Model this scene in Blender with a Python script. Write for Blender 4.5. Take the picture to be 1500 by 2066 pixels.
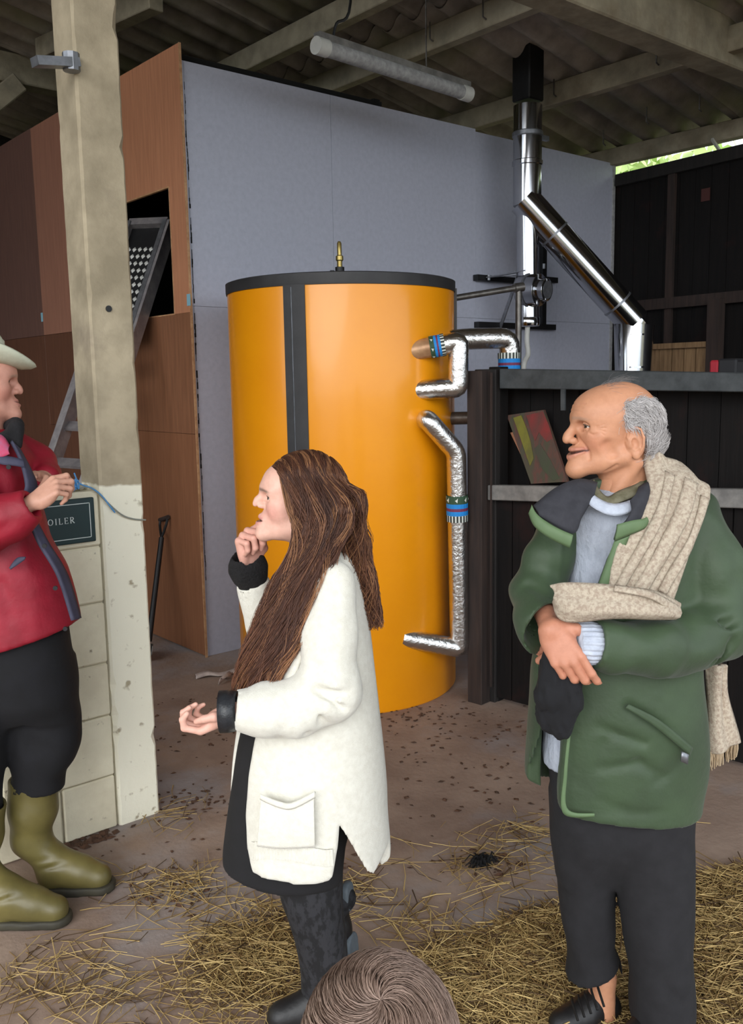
import bpy, bmesh, math, random
import numpy as np
from mathutils import Vector, Matrix, noise as mnoise

SC = bpy.context.scene
COL = SC.collection
for o in list(bpy.data.objects):
    bpy.data.objects.remove(o)
random.seed(7); RNG = np.random.default_rng(7)

# ------------------------------------------------------------------ camera
IW, IH, FPX, CAMH = 1500, 2066, 1850.0, 1.75
PITCH = math.atan((IH/2-766)/FPX); ROLL = math.radians(1.0); YAW = math.radians(49.8)
cF = Vector((math.cos(YAW), math.sin(YAW), 0)); cR = Vector((math.sin(YAW), -math.cos(YAW), 0)); cU = Vector((0, 0, 1))
fwd = cF*math.cos(PITCH)-cU*math.sin(PITCH); up0 = cU*math.cos(PITCH)+cF*math.sin(PITCH)
vR = cR*math.cos(ROLL)-up0*math.sin(ROLL); vU = up0*math.cos(ROLL)+cR*math.sin(ROLL)
EYE = Vector((0, 0, CAMH))
cd = bpy.data.cameras.new('camera'); co = bpy.data.objects.new('camera', cd); COL.objects.link(co)
cd.sensor_fit = 'VERTICAL'; cd.sensor_height = 36; cd.lens = 36*FPX/IH; cd.clip_start = .05; cd.clip_end = 300
co.matrix_world = Matrix(((vR.x, vU.x, -fwd.x, EYE.x), (vR.y, vU.y, -fwd.y, EYE.y), (vR.z, vU.z, -fwd.z, EYE.z), (0, 0, 0, 1)))
SC.camera = co

# ------------------------------------------------------------------ world, lights, exposure
w = bpy.data.worlds.new('overcast'); SC.world = w; w.use_nodes = True
bg = w.node_tree.nodes['Background']; bg.inputs[0].default_value = (.86, .93, 1, 1); bg.inputs[1].default_value = 1.9
sd = bpy.data.lights.new('soft_sun', 'SUN'); sd.energy = 1.5; sd.angle = math.radians(50); sd.color = (1, .97, .93)
so = bpy.data.objects.new('soft_sun', sd); COL.objects.link(so); so.location = (-4, -6, 8)
sdir = cF*.82+cR*.22-cU*.44
so.rotation_euler = sdir.to_track_quat('-Z', 'Y').to_euler()
SC.view_settings.view_transform = 'Standard'; SC.view_settings.look = 'None'
SC.view_settings.gamma = 1; SC.view_settings.use_curve_mapping = False
SC.view_settings.exposure = 0.6

# ------------------------------------------------------------------ helpers
def ray(x, y): return fwd+vR*((x-IW/2)/FPX)-vU*((y-IH/2)/FPX)
def at(x, y, D):
    d = ray(x, y); return EYE+d*(D/d.dot(cF))
def onax(x, y, ax, v):
    d = ray(x, y); return EYE+d*((v-EYE[ax])/d[ax])
def onx(x, y, v): return onax(x, y, 0, v)
def ony(x, y, v): return onax(x, y, 1, v)
def onz(x, y, v=0): return onax(x, y, 2, v)
def lin(c):
    return tuple((v/12.92 if v <= .04045 else ((v+.055)/1.055)**2.4) for v in c[:3])
def rgb(r, g, b): return lin((r/255, g/255, b/255))

MATS = {}
def M(name, c1, c2=None, scale=8, rough=.7, metal=0, bump=0, bscale=40, stretch=(1, 1, 1), detail=5, lo=.35, hi=.65, spec=.5, attr=False, c3=None, s3=3, lo3=.55, hi3=.7, coat=0, sheen=0, bstretch=None, rvar=0):
    """procedural surface: two noise-mixed colours, an optional third stain colour, noise relief"""
    m = bpy.data.materials.new(name); m.use_nodes = True; nt = m.node_tree; N = nt.nodes; L = nt.links
    b = N['Principled BSDF']; b.inputs['Roughness'].default_value = rough; b.inputs['Metallic'].default_value = metal
    b.inputs['Specular IOR Level'].default_value = spec
    if coat: b.inputs['Coat Weight'].default_value = coat; b.inputs['Coat Roughness'].default_value = .12
    if sheen: b.inputs['Sheen Weight'].default_value = sheen
    tc = N.new('ShaderNodeTexCoord')
    def noise_(sc, det, st):
        mp = N.new('ShaderNodeMapping'); mp.inputs['Scale'].default_value = st
        L.new(tc.outputs['Object'], mp.inputs['Vector'])
        n = N.new('ShaderNodeTexNoise'); n.inputs['Scale'].default_value = sc; n.inputs['Detail'].default_value = det
        n.inputs['Roughness'].default_value = .6
        L.new(mp.outputs[0], n.inputs['Vector']); return n
    out = None
    if attr:
        a = N.new('ShaderNodeAttribute'); a.attribute_name = 'col'; out = a.outputs['Color']
    def ramp(n, lo, hi):
        r = N.new('ShaderNodeMapRange'); r.inputs['From Min'].default_value = lo; r.inputs['From Max'].default_value = hi
        L.new(n.outputs['Fac'], r.inputs['Value']); return r
    if c2 is not None:
        n = noise_(scale, detail, stretch); r = ramp(n, lo, hi)
        mx = N.new('ShaderNodeMix'); mx.data_type = 'RGBA'
        L.new(r.outputs[0], mx.inputs['Factor']); mx.inputs['A'].default_value = (*c1, 1); mx.inputs['B'].default_value = (*c2, 1)
        if attr:
            mu = N.new('ShaderNodeMix'); mu.data_type = 'RGBA'; mu.blend_type = 'MULTIPLY'; mu.inputs['Factor'].default_value = 1
            L.new(out, mu.inputs['A']); L.new(mx.outputs['Result'], mu.inputs['B']); out = mu.outputs['Result']
        else: out = mx.outputs['Result']
        if rvar:
            rr = N.new('ShaderNodeMapRange'); rr.inputs['To Min'].default_value = rough-rvar; rr.inputs['To Max'].default_value = rough+rvar
            L.new(n.outputs['Fac'], rr.inputs['Value']); L.new(rr.outputs[0], b.inputs['Roughness'])
    if c3 is not None:
        n3 = noise_(s3, 6, (1, 1, 1)); r3 = ramp(n3, lo3, hi3)
        mx3 = N.new('ShaderNodeMix'); mx3.data_type = 'RGBA'; L.new(r3.outputs[0], mx3.inputs['Factor'])
        if out: L.new(out, mx3.inputs['A'])
        else: mx3.inputs['A'].default_value = (*c1, 1)
        mx3.inputs['B'].default_value = (*c3, 1); out = mx3.outputs['Result']
    if out: L.new(out, b.inputs['Base Color'])
    else: b.inputs['Base Color'].default_value = (*c1, 1)
    if bump:
        nb = noise_(bscale, 4, bstretch or stretch); bp = N.new('ShaderNodeBump'); bp.inputs['Strength'].default_value = bump; bp.inputs['Distance'].default_value = .01
        L.new(nb.outputs['Fac'], bp.inputs['Height']); L.new(bp.outputs[0], b.inputs['Normal'])
    MATS[name] = m; return m

def tag(o, label=None, cat=None, group=None, kind=None):
    if label: o['label'] = label
    if cat: o['category'] = cat
    if group: o['group'] = group
    if kind: o['kind'] = kind
    return o
def empty(name, loc=(0, 0, 0), parent=None):
    o = bpy.data.objects.new(name, None); COL.objects.link(o); o.location = loc
    o.empty_display_size = .05
    if parent: o.parent = parent
    return o
def mesh_obj(name, V, F, m, parent=None, loc=(0, 0, 0), smooth=False):
    me = bpy.data.meshes.new(name); me.from_pydata([tuple(v) for v in V], [], [tuple(f) for f in F]); me.update()
    return link(name, me, m, parent, loc, smooth)
def link(name, me, m, parent=None, loc=(0, 0, 0), smooth=False):
    if m and not me.materials: me.materials.append(m)
    if smooth: me.polygons.foreach_set('use_smooth', [True]*len(me.polygons))
    o = bpy.data.objects.new(name, me); COL.objects.link(o); o.location = loc
    if parent: o.parent = parent
    return o
class B:
    """collects shapes; build() links them as one mesh object"""
    def __init__(s): s.V = []; s.F = []
    def add(s, V, F):
        n = len(s.V); s.V += [tuple(v) for v in V]; s.F += [tuple(i+n for i in f) for f in F]; return s
    def box(s, lo, hi, M4=None):
        x0, y0, z0 = lo; x1, y1, z1 = hi
        V = [Vector(p) for p in ((x0, y0, z0), (x1, y0, z0), (x1, y1, z0), (x0, y1, z0), (x0, y0, z1), (x1, y0, z1), (x1, y1, z1), (x0, y1, z1))]
        if M4 is not None: V = [M4 @ v for v in V]
        return s.add(V, [(0, 3, 2, 1), (4, 5, 6, 7), (0, 1, 5, 4), (1, 2, 6, 5), (2, 3, 7, 6), (3, 0, 4, 7)])
    def bar(s, a, b, wx, wz, up=(0, 0, 1), off=(0, 0)):
        """square bar from a to b; wx across, wz along 'up'"""
        a = Vector(a); b = Vector(b); t = (b-a).normalized(); u = Vector(up); x = t.cross(u).normalized(); z = x.cross(t).normalized()
        V = []
        for p in (a, b):
            for i, j in ((-1, -1), (1, -1), (1, 1), (-1, 1)): V.append(p+x*(i*wx/2+off[0])+z*(j*wz/2+off[1]))
        return s.add(V, [(0, 3, 2, 1), (4, 5, 6, 7), (0, 1, 5, 4), (1, 2, 6, 5), (2, 3, 7, 6), (3, 0, 4, 7)])
    def tube(s, P, R, n=16, caps=True, mitre=True):
        P = [Vector(p) for p in P]; k = len(P)
        if not hasattr(R, '__len__'): R = [R]*k
        T = [(P[min(i+1, k-1)]-P[max(i-1, 0)]).normalized() for i in range(k)]
        u = T[0].orthogonal().normalized(); V = []
        for i in range(k):
            u = (u-T[i]*u.dot(T[i])).normalized(); v = T[i].cross(u)
            f = 1.0
            if mitre and 0 < i < k-1:
                a = (P[i]-P[i-1]).normalized(); c = max(.5, a.dot(T[i])); ax = a.cross(T[i])
                bend = T[i].cross(ax).normalized() if ax.length > 1e-4 else None
            else: bend = None; c = 1
            for j in range(n):
                q = u*math.cos(2*math.pi*j/n)+v*math.sin(2*math.pi*j/n)
                if bend is not None: q = q+bend*(q.dot(bend)*(1/c-1))
                V.append(P[i]+q*R[i])
        F = [(i*n+j, i*n+(j+1) % n, (i+1)*n+(j+1) % n, (i+1)*n+j) for i in range(k-1) for j in range(n)]
        if caps: F += [tuple(range(n-1, -1, -1)), tuple(range((k-1)*n, k*n))]
        return s.add(V, F)
    def lathe(s, prof, n=48, c=(0, 0, 0), cap=True):
        c = Vector(c); V = [c+Vector((r*math.cos(2*math.pi*j/n), r*math.sin(2*math.pi*j/n), z)) for r, z in prof for j in range(n)]
        F = [(i*n+j, i*n+(j+1) % n, (i+1)*n+(j+1) % n, (i+1)*n+j) for i in range(len(prof)-1) for j in range(n)]
        if cap: F += [tuple(range(n-1, -1, -1)), tuple(range((len(prof)-1)*n, len(prof)*n))]
        return s.add(V, F)
    def prism(s, poly, d):
        """polygon (3-D points) pushed along vector d"""
        d = Vector(d); P = [Vector(p) for p in poly]; n = len(P)
        return s.add(P+[p+d for p in P], [tuple(range(n-1, -1, -1)), tuple(range(n, 2*n))]+[(i, (i+1) % n, n+(i+1) % n, n+i) for i in range(n)])
    def build(s, name, m, parent=None, loc=(0, 0, 0), smooth=False, bevel=0, seg=1, origin=None):
        if origin is not None: s.V = [tuple(Vector(v)-Vector(origin)) for v in s.V]; loc = origin
        me = bpy.data.meshes.new(name); me.from_pydata(s.V, [], s.F); me.update()
        bm = bmesh.new(); bm.from_mesh(me); bmesh.ops.recalc_face_normals(bm, faces=bm.faces)
        if bevel: bmesh.ops.bevel(bm, geom=bm.edges[:], offset=bevel, segments=seg, affect='EDGES', profile=.5)
        bm.to_mesh(me); bm.free()
        o = link(name, me, m, parent, loc, smooth)
        if smooth:
            try: me.set_sharp_from_angle(angle=math.radians(40))
            except Exception: pass
        return o

# ------------------------------------------------------------------ materials
M('floor', rgb(160, 139, 124), rgb(130, 109, 96), 2.2, .9, bump=.35, bscale=30, c3=rgb(150, 144, 144), s3=.9, lo3=.5, hi3=.64)
M('earth', rgb(112, 100, 76), rgb(84, 88, 56), 1.2, .95)
M('grey_board', rgb(182, 185, 200), rgb(174, 177, 192), 30, .62, bump=.05, bscale=90)
M('grey_edge', rgb(172, 172, 172), rgb(140, 140, 140), 30, .8)
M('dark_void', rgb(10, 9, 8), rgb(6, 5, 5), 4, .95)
for i, (a, b_) in enumerate([((192, 134, 100), (170, 115, 84)), ((156, 110, 90), (138, 96, 78)), ((110, 80, 70), (94, 68, 60)), ((140, 94, 66), (116, 77, 53)), ((104, 68, 50), (86, 55, 40)), ((138, 92, 64), (120, 78, 52))]):
    M('ply%d' % i, rgb(*a), rgb(*b_), 6, .55, stretch=(1, 7, .5), bump=.05, bscale=40, lo=.3, hi=.7)
M('ply_edge', rgb(190, 150, 110), rgb(160, 118, 84), 30, .8)
M('asbestos', rgb(158, 148, 136), rgb(124, 116, 108), 5, .95, bump=.2, bscale=60, c3=rgb(126, 126, 96), s3=1.2, lo3=.5, hi3=.7)
M('concrete', rgb(160, 150, 128), rgb(130, 122, 104), 6, .9, bump=.25, bscale=35, c3=rgb(120, 108, 88), s3=2.5, lo3=.52, hi3=.68)
M('timber_dark', rgb(30, 25, 23), rgb(18, 15, 14), 5, .8, stretch=(6, 6, .5), bump=.25, bscale=14)
M('timber_black', rgb(18, 14, 13), rgb(10, 8, 8), 5, .8, spec=.25, stretch=(6, 6, .5), bump=.25, bscale=14, c3=rgb(34, 18, 16), s3=4, lo3=.58, hi3=.75)
M('timber_raw', rgb(146, 116, 82), rgb(112, 86, 58), 6, .8, stretch=(5, 5, .5), bump=.2, bscale=14)
M('timber_brown', rgb(54, 40, 34), rgb(36, 27, 24), 6, .85, stretch=(5, 5, .5), bump=.2, bscale=14)
M('steel_rail', rgb(74, 78, 80), rgb(56, 60, 62), 14, .6, metal=.3, bump=.1)
M('galv_rail', rgb(142, 140, 136), rgb(112, 110, 108), 14, .6, metal=.3, bump=.1)
M('tank_yellow', rgb(244, 156, 6), rgb(240, 151, 4), 3, .38, coat=.35, spec=.5)
M('rubber', rgb(52, 51, 52), rgb(42, 41, 42), 8, .55)
M('chrome', (.50, .50, .52), (.43, .44, .46), 5, .13, metal=1, bump=.01, bscale=6)
M('foil', (.80, .79, .77), (.70, .69, .67), 14, .24, metal=1, bump=.45, bscale=45)
M('copper_tan', rgb(190, 150, 112), rgb(160, 120, 86), 20, .4, metal=.3)
M('dull_steel', rgb(120, 116, 112), rgb(92, 88, 84), 20, .4, metal=.8)
M('black_steel', rgb(32, 32, 34), rgb(24, 24, 25), 20, .5, metal=.3)
M('zinc', rgb(150, 152, 158), rgb(124, 126, 130), 20, .42, metal=.8)
M('brass', rgb(170, 150, 90), rgb(140, 120, 66), 20, .35, metal=.8)
M('white_plastic', rgb(205, 205, 200), rgb(190, 190, 184), 10, .5)
M('aluminium', rgb(170, 164, 164), rgb(140, 136, 138), 14, .45, metal=.6)
M('sign_green', rgb(8, 44, 46), rgb(6, 38, 41), 6, .4)
M('sign_white', rgb(215, 222, 218))
M('tape_green', rgb(46, 74, 52)); M('tape_blue', rgb(22, 128, 205)); M('tape_red', rgb(110, 44, 76)); M('tape_black', rgb(40, 46, 42)); M('tape_white', rgb(215, 218, 210))
M('twine_blue', rgb(88, 150, 205)); M('twine_grey', rgb(140, 142, 132))
M('light_blue', rgb(130, 175, 190)); M('red_plastic', rgb(150, 24, 40)); M('black_plastic', rgb(20, 20, 24))

# ------------------------------------------------------------------ key positions of the building
K = onz(417, 1325); XC, YC = K.x, K.y                 # near corner of the boarded box
XE = ony(1241, 336, YC).x                             # far end of the grey wall
ZG = ony(370, 122, YC).z; YP = onz(215, 1676).y       # grey wall top; plane of post and block wall
ZE = ony(1241, 334, YC).z
SL = .2
def zroof(x): return ZE+.12+SL*(XE-x)
def onroof(px, py, dz=0):
    d = ray(px, py); t = (ZE+.12+dz+SL*XE-CAMH)/(d.z+SL*d.x); return EYE+d*t

# floor and outside ground
fl = mesh_obj('floor', [(-7, -5, 0), (XE+.3, -5, 0), (XE+.3, 11, 0), (-7, 11, 0)], [(0, 1, 2, 3)], MATS['floor']); tag(fl, kind='structure')
gr = mesh_obj('ground', [(-60, -60, -.03), (60, -60, -.03), (60, 60, -.03), (-60, 60, -.03)], [(0, 1, 2, 3)], MATS['earth']); tag(gr, kind='structure')

# grey boarded wall -------------------------------------------------
wb = B().box((XC+.02, YC+.014, 0), (XE, YC+.10, ZG-.03)).build('wall_back', MATS['dark_void']); tag(wb, kind='structure')
zs = ony(395, 618, YC).z
xs = [XC, ony(382, 400, YC).x, ony(669, 300, YC).x, ony(912, 420, YC).x, ony(960, 265, YC).x, XE]
xs = [xs[0], xs[1], xs[2], xs[4], (xs[4]+xs[5])/2+.1, XE]
for i in range(5):
    x0, x1 = xs[i]+.001, xs[i+1]-(.0016 if i == 1 else .0003)
    top = ZG if i < 3 else ZE+.015
    for z0, z1 in ((0.0, zs), (zs+.0007, top)):
        B().box((x0, YC, z0+.001), (x1, YC+.0135, z1)).build('panel', MATS['grey_board'], wb, bevel=.0005)
# ragged near-black strips: the open crack's shade put in as colour
P = []
b_ = B()
zk = .5; ck = 0
while zk < ZG-.15:
    st = .012+.03*random.random(); ck = .75*ck+.0035*(random.random()-.5); wk = .0012+.0042*random.random()**2*(1 if 1.2 < zk < 3.2 else .4)
    b_.box((xs[1]+ck-wk, YC-.002, zk), (xs[1]+ck+wk, YC+.004, zk+st*1.1)); zk += st*(1 if random.random() < .93 else 2.5)
b_.build('crack_dark', MATS['dark_void'], wb)
B().box((XE-.03, YC-.012, 0), (XE+.0, YC, ZE-.0)).build('edge_strip', MATS['grey_edge'], wb)

# brown plywood wall ------------------------------------------------
wl = empty('wall_left', (XC, YC, 0)); tag(wl, kind='structure')
zT = onx(365, 86, XC).z; z1 = onx(120, 648, XC).z; z1 = onx(355, 634, XC).z; z2 = onx(402, 876, XC).z
yA = onx(246, 500, XC).y; yB = onx(81, 500, XC).y; yC_ = yB+(yB-yA)*1.1; yO0 = onx(350, 500, XC).y; yO1 = onx(205, 600, XC).y
zO = onx(343, 378, XC).z
def ply(y0, y1, z0, z1, m, off=0): return B().box((XC-.012-off, y0+.002-YC+YC, z0), (XC-off, y1-.002, z1)).build('panel', MATS[m], wl, loc=(-XC, -YC, 0), bevel=.001)
yL = yO1+.02
ply(YC-.013, yL, .01, z2-.002, 'ply5'); ply(YC-.013, yL, z2, z1-.001, 'ply3', .0)
ply(yL, yB, .01, z2, 'ply4', .003); ply(yL, yB, z2+.002, z1-.03, 'ply4'); ply(yL, yB, z1-.028, zT+.01, 'ply1', .004)
ply(yB, yB+1.2, .01, z1-.03, 'ply4'); ply(yB, yB+1.2, z1-.028, zT+.015, 'ply2')
ply(yB+1.2, yB+2.4, .01, zT+.015, 'ply2', .003); ply(yB+2.4, yB+3.6, .01, zT+.015, 'ply4')
# upper panel with the sawn opening: an inverted U
ya = YC-.013
poly = [(ya, z1), (ya, zT), (yL-.002, zT+.01), (yL-.002, z1), (yO1, z1), (yO1, zO), (yO0, zO), (yO0, z1)]
B().prism([(XC-.012, y, z) for y, z in poly], (.012, 0, 0)).build('panel', MATS['ply0'], wl, loc=(-XC, -YC, 0))
e = B()
for a, b in (((yO0, z1), (yO0, zO)), ((yO0, zO), (yO1, zO)), ((yO0, z1), (yO1, z1))):
    e.bar((XC-.004, *a), (XC-.004, *b), .02, .008, up=(0, 1, 0) if a[0] == b[0] else (0, 0, 1))
e.build('sawn_edge', MATS['ply_edge'], wl, loc=(-XC, -YC, 0))
B().box((XC-.016, YC-.018, 0), (XC-.0, YC-.013, zT)).build('corner_edge', MATS['ply_edge'], wl, loc=(-XC, -YC, 0))
for px, py in ((85, 640), (381, 605)):
    p = onx(px, py, XC-.015); B().box((p.x-.002, p.y-.02, p.z-.035), (p.x+.0005, p.y+.02, p.z+.035)).build('masking_tape', MATS['light_blue'], wl, loc=(-XC, -YC, 0))
# inside of the box: studs and a dark back
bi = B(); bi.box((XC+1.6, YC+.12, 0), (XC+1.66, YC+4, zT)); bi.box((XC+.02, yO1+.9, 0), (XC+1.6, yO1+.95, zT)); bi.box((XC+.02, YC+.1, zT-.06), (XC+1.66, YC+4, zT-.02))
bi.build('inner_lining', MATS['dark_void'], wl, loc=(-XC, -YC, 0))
B().box((XC+.02, yO1-.18, z1-1), (XC+.12, yO1-.06, zO+.4)).build('stud', MATS['timber_brown'], wl, loc=(-XC, -YC, 0))

# dark plank wall on the right ---------------------------------------
zW = ony(1243, 362, YC).z
W1 = onz(1500, 300, zW); wd = Vector((W1.x-XE, W1.y-YC, 0)).normalized()
wn = Vector((wd.y, -wd.x, 0))
if wn.dot(cF) < 0: wn = -wn
wr = B(); p0 = Vector((XE+.01, YC+.1, 0)); LW = 7.0
wr.prism([p0+wn*.05, p0+wn*.05+wd*LW, p0+wn*.05+wd*LW+Vector((0, 0, zW-.02)), p0+wn*.05+Vector((0, 0, zW-.02))], wn*.03)
wr = wr.build('wall_right', MATS['dark_void']); tag(wr, kind='structure')
t = 0; k = 0
while t < LW:
    wdt = .15+.03*random.random()
    a = p0+wd*(t+.002)+wn*(.02+.006*random.random())
    B().prism([a, a+wd*(wdt-.004), a+wd*(wdt-.004)+cU*zW, a+cU*zW], wn*.024).build('plank', MATS['timber_black'], wr)
    t += wdt; k += 1
def onwall(px, py, off=0):
    d = ray(px, py); q = p0-wn*off; t = (q-EYE).dot(wn)/d.dot(wn); return EYE+d*t
a = onwall(1246, 366, .0); b = a+wd*6.5; a.z = b.z = zW-.02
B().bar(a, b, .06, .10).build('wall_plate', MATS['timber_dark'], wr)
a = onwall(1357, 380, .0); B().bar((a.x, a.y, .2), (a.x, a.y, zW-.07), .07, .03, up=wn).build('batten', MATS['timber_brown'], wr)
a = onwall(1280, 618, .02); b = onwall(1500, 588, .02); b.z = a.z
B().bar(a, b+wd*2, .05, .09).build('rail', MATS['timber_brown'], wr)
a = onwall(1443, 700, .07); B().bar((a.x, a.y, 0), (a.x, a.y, onwall(1443, 604, .07).z), .11, .08, up=wn).build('stud', MATS['timber_brown'], wr)
a = onwall(1425, 393, -.015); B().prism([a+wd*s*.04+cU*t for s, t in ((-1, -.05), (1, -.05), (1, .05), (-1, .05))], -wn*.006).build('plate', M('maroon', rgb(70, 34, 30)), wr)
# pale pallet boards low on that wall
for i, (x0, x1) in enumerate(((1309, 1331), (1332, 1356), (1358, 1380), (1382, 1404), (1406, 1426))):
    a = onwall(x0, 700, .06); b = onwall(x1, 700, .06); z = onwall((x0+x1)/2, 700, .06).z
    B().prism([(a.x, a.y, .9), (b.x, b.y, .9), (b.x, b.y, z), (a.x, a.y, z)], wn*.02).build('pale_board', MATS['timber_raw'], wr)
a = onwall(1308, 700, .085); b = onwall(1427, 690, .085); b.z = a.z
B().bar(a, b, .03, .045).build('pale_capping', MATS['timber_raw'], wr)

# roof ---------------------------------------------------------------
ro = empty('ceiling', (0, 0, 3.6)); tag(ro, kind='structure')
y_lo, y_hi, x_lo, x_hi = -2.6, 12.0, -5.0, XE+.22
pitch_c = .27
def sheet(xa, xb, ya, yb, dz):
    n = int(round((yb-ya)/pitch_c*12)); V = []; F = []
    for i in range(n+1):
        y = ya+(yb-ya)*i/n; ph = 2*math.pi*y/pitch_c; c = math.cos(ph); h = .042*(math.copysign(abs(c)**.75, c))
        for x in (xa, xb):
            for s_ in (0, .008): V.append((x, y, zroof(x)+.05+h+dz+s_))
    for i in range(n):
        a = 4*i; b = a+4
        F += [(a, a+2, b+2, b), (a+1, b+1, b+3, a+3), (a, b, b+1, a+1), (a+2, a+3, b+3, b+2)]
    return V, F
xq = [x_hi, x_hi-2.6, x_hi-5.1, x_hi-7.6, x_lo-.5]
yq = [y_lo]
while yq[-1] < y_hi: yq.append(yq[-1]+pitch_c*4)
for i in range(4):
    for j in range(len(yq)-1):
        V, F = sheet(xq[i+1]-.12, xq[i], yq[j], yq[j+1], .012*i+.002*(j % 2))
        mesh_obj('roof_sheet', V, F, MATS['asbestos'], ro, loc=(0, 0, -3.6), smooth=True)
def purlin(xb, ya, yb, wd_=.09, ht=.15, nm='purlin'):
    return B().box((xb-wd_/2, ya, zroof(xb)-ht), (xb+wd_/2, yb, zroof(xb)+.012)).build(nm, MATS['concrete'], ro, loc=(0, 0, -3.6), bevel=.006)
for px, py in ((660, 75), (840, 125), (1300, 165)):
    q = onroof(px, py, -.15); purlin(q.x-.03, -2.5, 10.5)
purlin(XE-.02, -2.5, 10.5, .10, .13, 'eaves_beam')
purlin(2.2, -1.2, 10.5); purlin(.6, -1.2, 10.5); purlin(-1, -1.2, 10.5); purlin(-2.6, -1.2, 10.5)
a = onroof(85, 102, -.08); b = onroof(315, -4, -.08)
B().bar(a, b, .12, .16).build('brace', MATS['concrete'], ro, loc=(0, 0, -3.6), bevel=.006)
# hook bolts hanging on the purlins
hb = B()
for px, py in ((868, 72), (975, 27), (1118, 185), (1325, 120), (1305, 240), (1218, 285), (1412, 215)):
    q = onroof(px, py, -.09); hb.tube([q+cU*.09, q-cU*.02, q-cU*.03+Vector((.03, 0, 0))], .006, 6)
hb.build('hook_bolts', MATS['dull_steel'], ro, loc=(0, 0, -3.6))
# rafters
zb = ony(1420, 110, YP).z; zt = ony(1400, 0, YP).z
B().box((-4.5, YP, zb), (XE+.1, YP+.2, zb+.3)).build('rafter', MATS['concrete'], ro, loc=(0, 0, -3.6), bevel=.01)
yb2 = 8.3; zbb = ony(60, 172, yb2).z
B().box((-4.5, yb2, zbb), (XC+1, yb2+.2, ony(60, 112, yb2).z)).build('rafter', MATS['concrete'], ro, loc=(0, 0, -3.6), bevel=.01)
B().bar(ony(-60, 245, yb2-.02), ony(35, 168, yb2-.02), .16, .16).build('knee_brace', MATS['concrete'], ro, loc=(0, 0, -3.6), bevel=.01)
# back of the shed, and an unseen west wall added to cut daylight
wf = B().box((-5.5, 10.6, 0), (XE+.2, 10.7, 5.5)).build('wall_far', MATS['timber_dark']); tag(wf, kind='structure')
ww = B().box((-5.4, 5.4, 0), (-5.3, 10.6, 6.2)).build('wall_daylight_baffle', MATS['timber_dark']); tag(ww, kind='structure')
# gutter outside the eaves
g = B(); q0 = Vector((XE+.2, YC+.2, ZE-.11)); g.tube([q0, q0+wd*7.5], .05, 12)
for s in (1.2, 3.2): g.bar(q0+wd*s, q0+wd*s+Vector((-.2, 0, .12)), .02, .02)
g.build('gutter', MATS['white_plastic'], ro, loc=(0, 0, -3.6), smooth=True)

# concrete post and block wall -----------------------------------------
def post_mat():
    m = M('post', rgb(182, 168, 142), rgb(146, 134, 111), 4, .9, bump=.3, bscale=30, c3=rgb(128, 116, 100), s3=1.8, lo3=.56, hi3=.7)
    nt = m.node_tree; N = nt.nodes; L = nt.links; b = N['Principled BSDF']; src = b.inputs['Base Color'].links[0].from_socket
    tc = N.new('ShaderNodeTexCoord'); sp = N.new('ShaderNodeSeparateXYZ'); L.new(tc.outputs['Object'], sp.inputs[0])
    n = N.new('ShaderNodeTexNoise'); n.inputs['Scale'].default_value = 9; n.inputs['Detail'].default_value = 6; L.new(tc.outputs['Object'], n.inputs['Vector'])
    ad = N.new('ShaderNodeMath'); ad.operation = 'MULTIPLY_ADD'; L.new(n.outputs['Fac'], ad.inputs[0]); ad.inputs[1].default_value = .05; L.new(sp.outputs['Z'], ad.inputs[2])
    gt = N.new('ShaderNodeMapRange'); gt.inputs['From Min'].default_value = ZPAINT+.032; gt.inputs['From Max'].default_value = ZPAINT+.022; L.new(ad.outputs[0], gt.inputs['Value'])
    pn = N.new('ShaderNodeTexNoise'); pn.inputs['Scale'].default_value = 22; pn.inputs['Detail'].default_value = 8; L.new(tc.outputs['Object'], pn.inputs['Vector'])
    pr = N.new('ShaderNodeMapRange'); pr.inputs['From Min'].default_value = .62; pr.inputs['From Max'].default_value = .72; L.new(pn.outputs['Fac'], pr.inputs['Value'])
    pw = N.new('ShaderNodeMix'); pw.data_type = 'RGBA'; pw.inputs['A'].default_value = (*rgb(240, 235, 214), 1); pw.inputs['B'].default_value = (*rgb(172, 160, 134), 1); L.new(pr.outputs[0], pw.inputs['Factor'])
    mx = N.new('ShaderNodeMix'); mx.data_type = 'RGBA'; L.new(gt.outputs[0], mx.inputs['Factor']); L.new(src, mx.inputs['A']); L.new(pw.outputs['Result'], mx.inputs['B'])
    L.new(mx.outputs['Result'], b.inputs['Base Color']); return m
PX0, PX1 = ony(202, 985, YP).x, ony(288, 975, YP).x; PDEP = onx(158, 900, PX0).y-YP
pw_ = PX1-PX0
ZPAINT = ony(245, 978, YP).z
post_mat()
def chipped(lo, hi, nz, amp, seed):
    """tall block whose edges are chipped"""
    rr = random.Random(seed); V = []; F = []; c = .010
    for k in range(nz+1):
        z = lo[2]+(hi[2]-lo[2])*k/nz; ring = []
        for (x, y, sx, sy) in ((lo[0], lo[1], 1, 1), (hi[0], lo[1], -1, 1), (hi[0], hi[1], -1, -1), (lo[0], hi[1], 1, -1)):
            e = c*(.75+.35*rr.random())+(amp*rr.random() if rr.random() < .09 else 0)
            if (sx, sy) in ((1, 1), (-1, -1)): ring += [(x, y+sy*e, z), (x+sx*e, y, z)]
            else: ring += [(x+sx*e, y, z), (x, y+sy*e, z)]
        V += ring
    for k in range(nz):
        for j in range(8): F.append((k*8+j, k*8+(j+1) % 8, (k+1)*8+(j+1) % 8, (k+1)*8+j))
    F += [tuple(range(7, -1, -1)), tuple(range(nz*8, nz*8+8))]
    return V, F
V, F = chipped((PX0, YP, 0), (PX1, YP+PDEP, zb-.004), 90, .016, 3)
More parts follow.
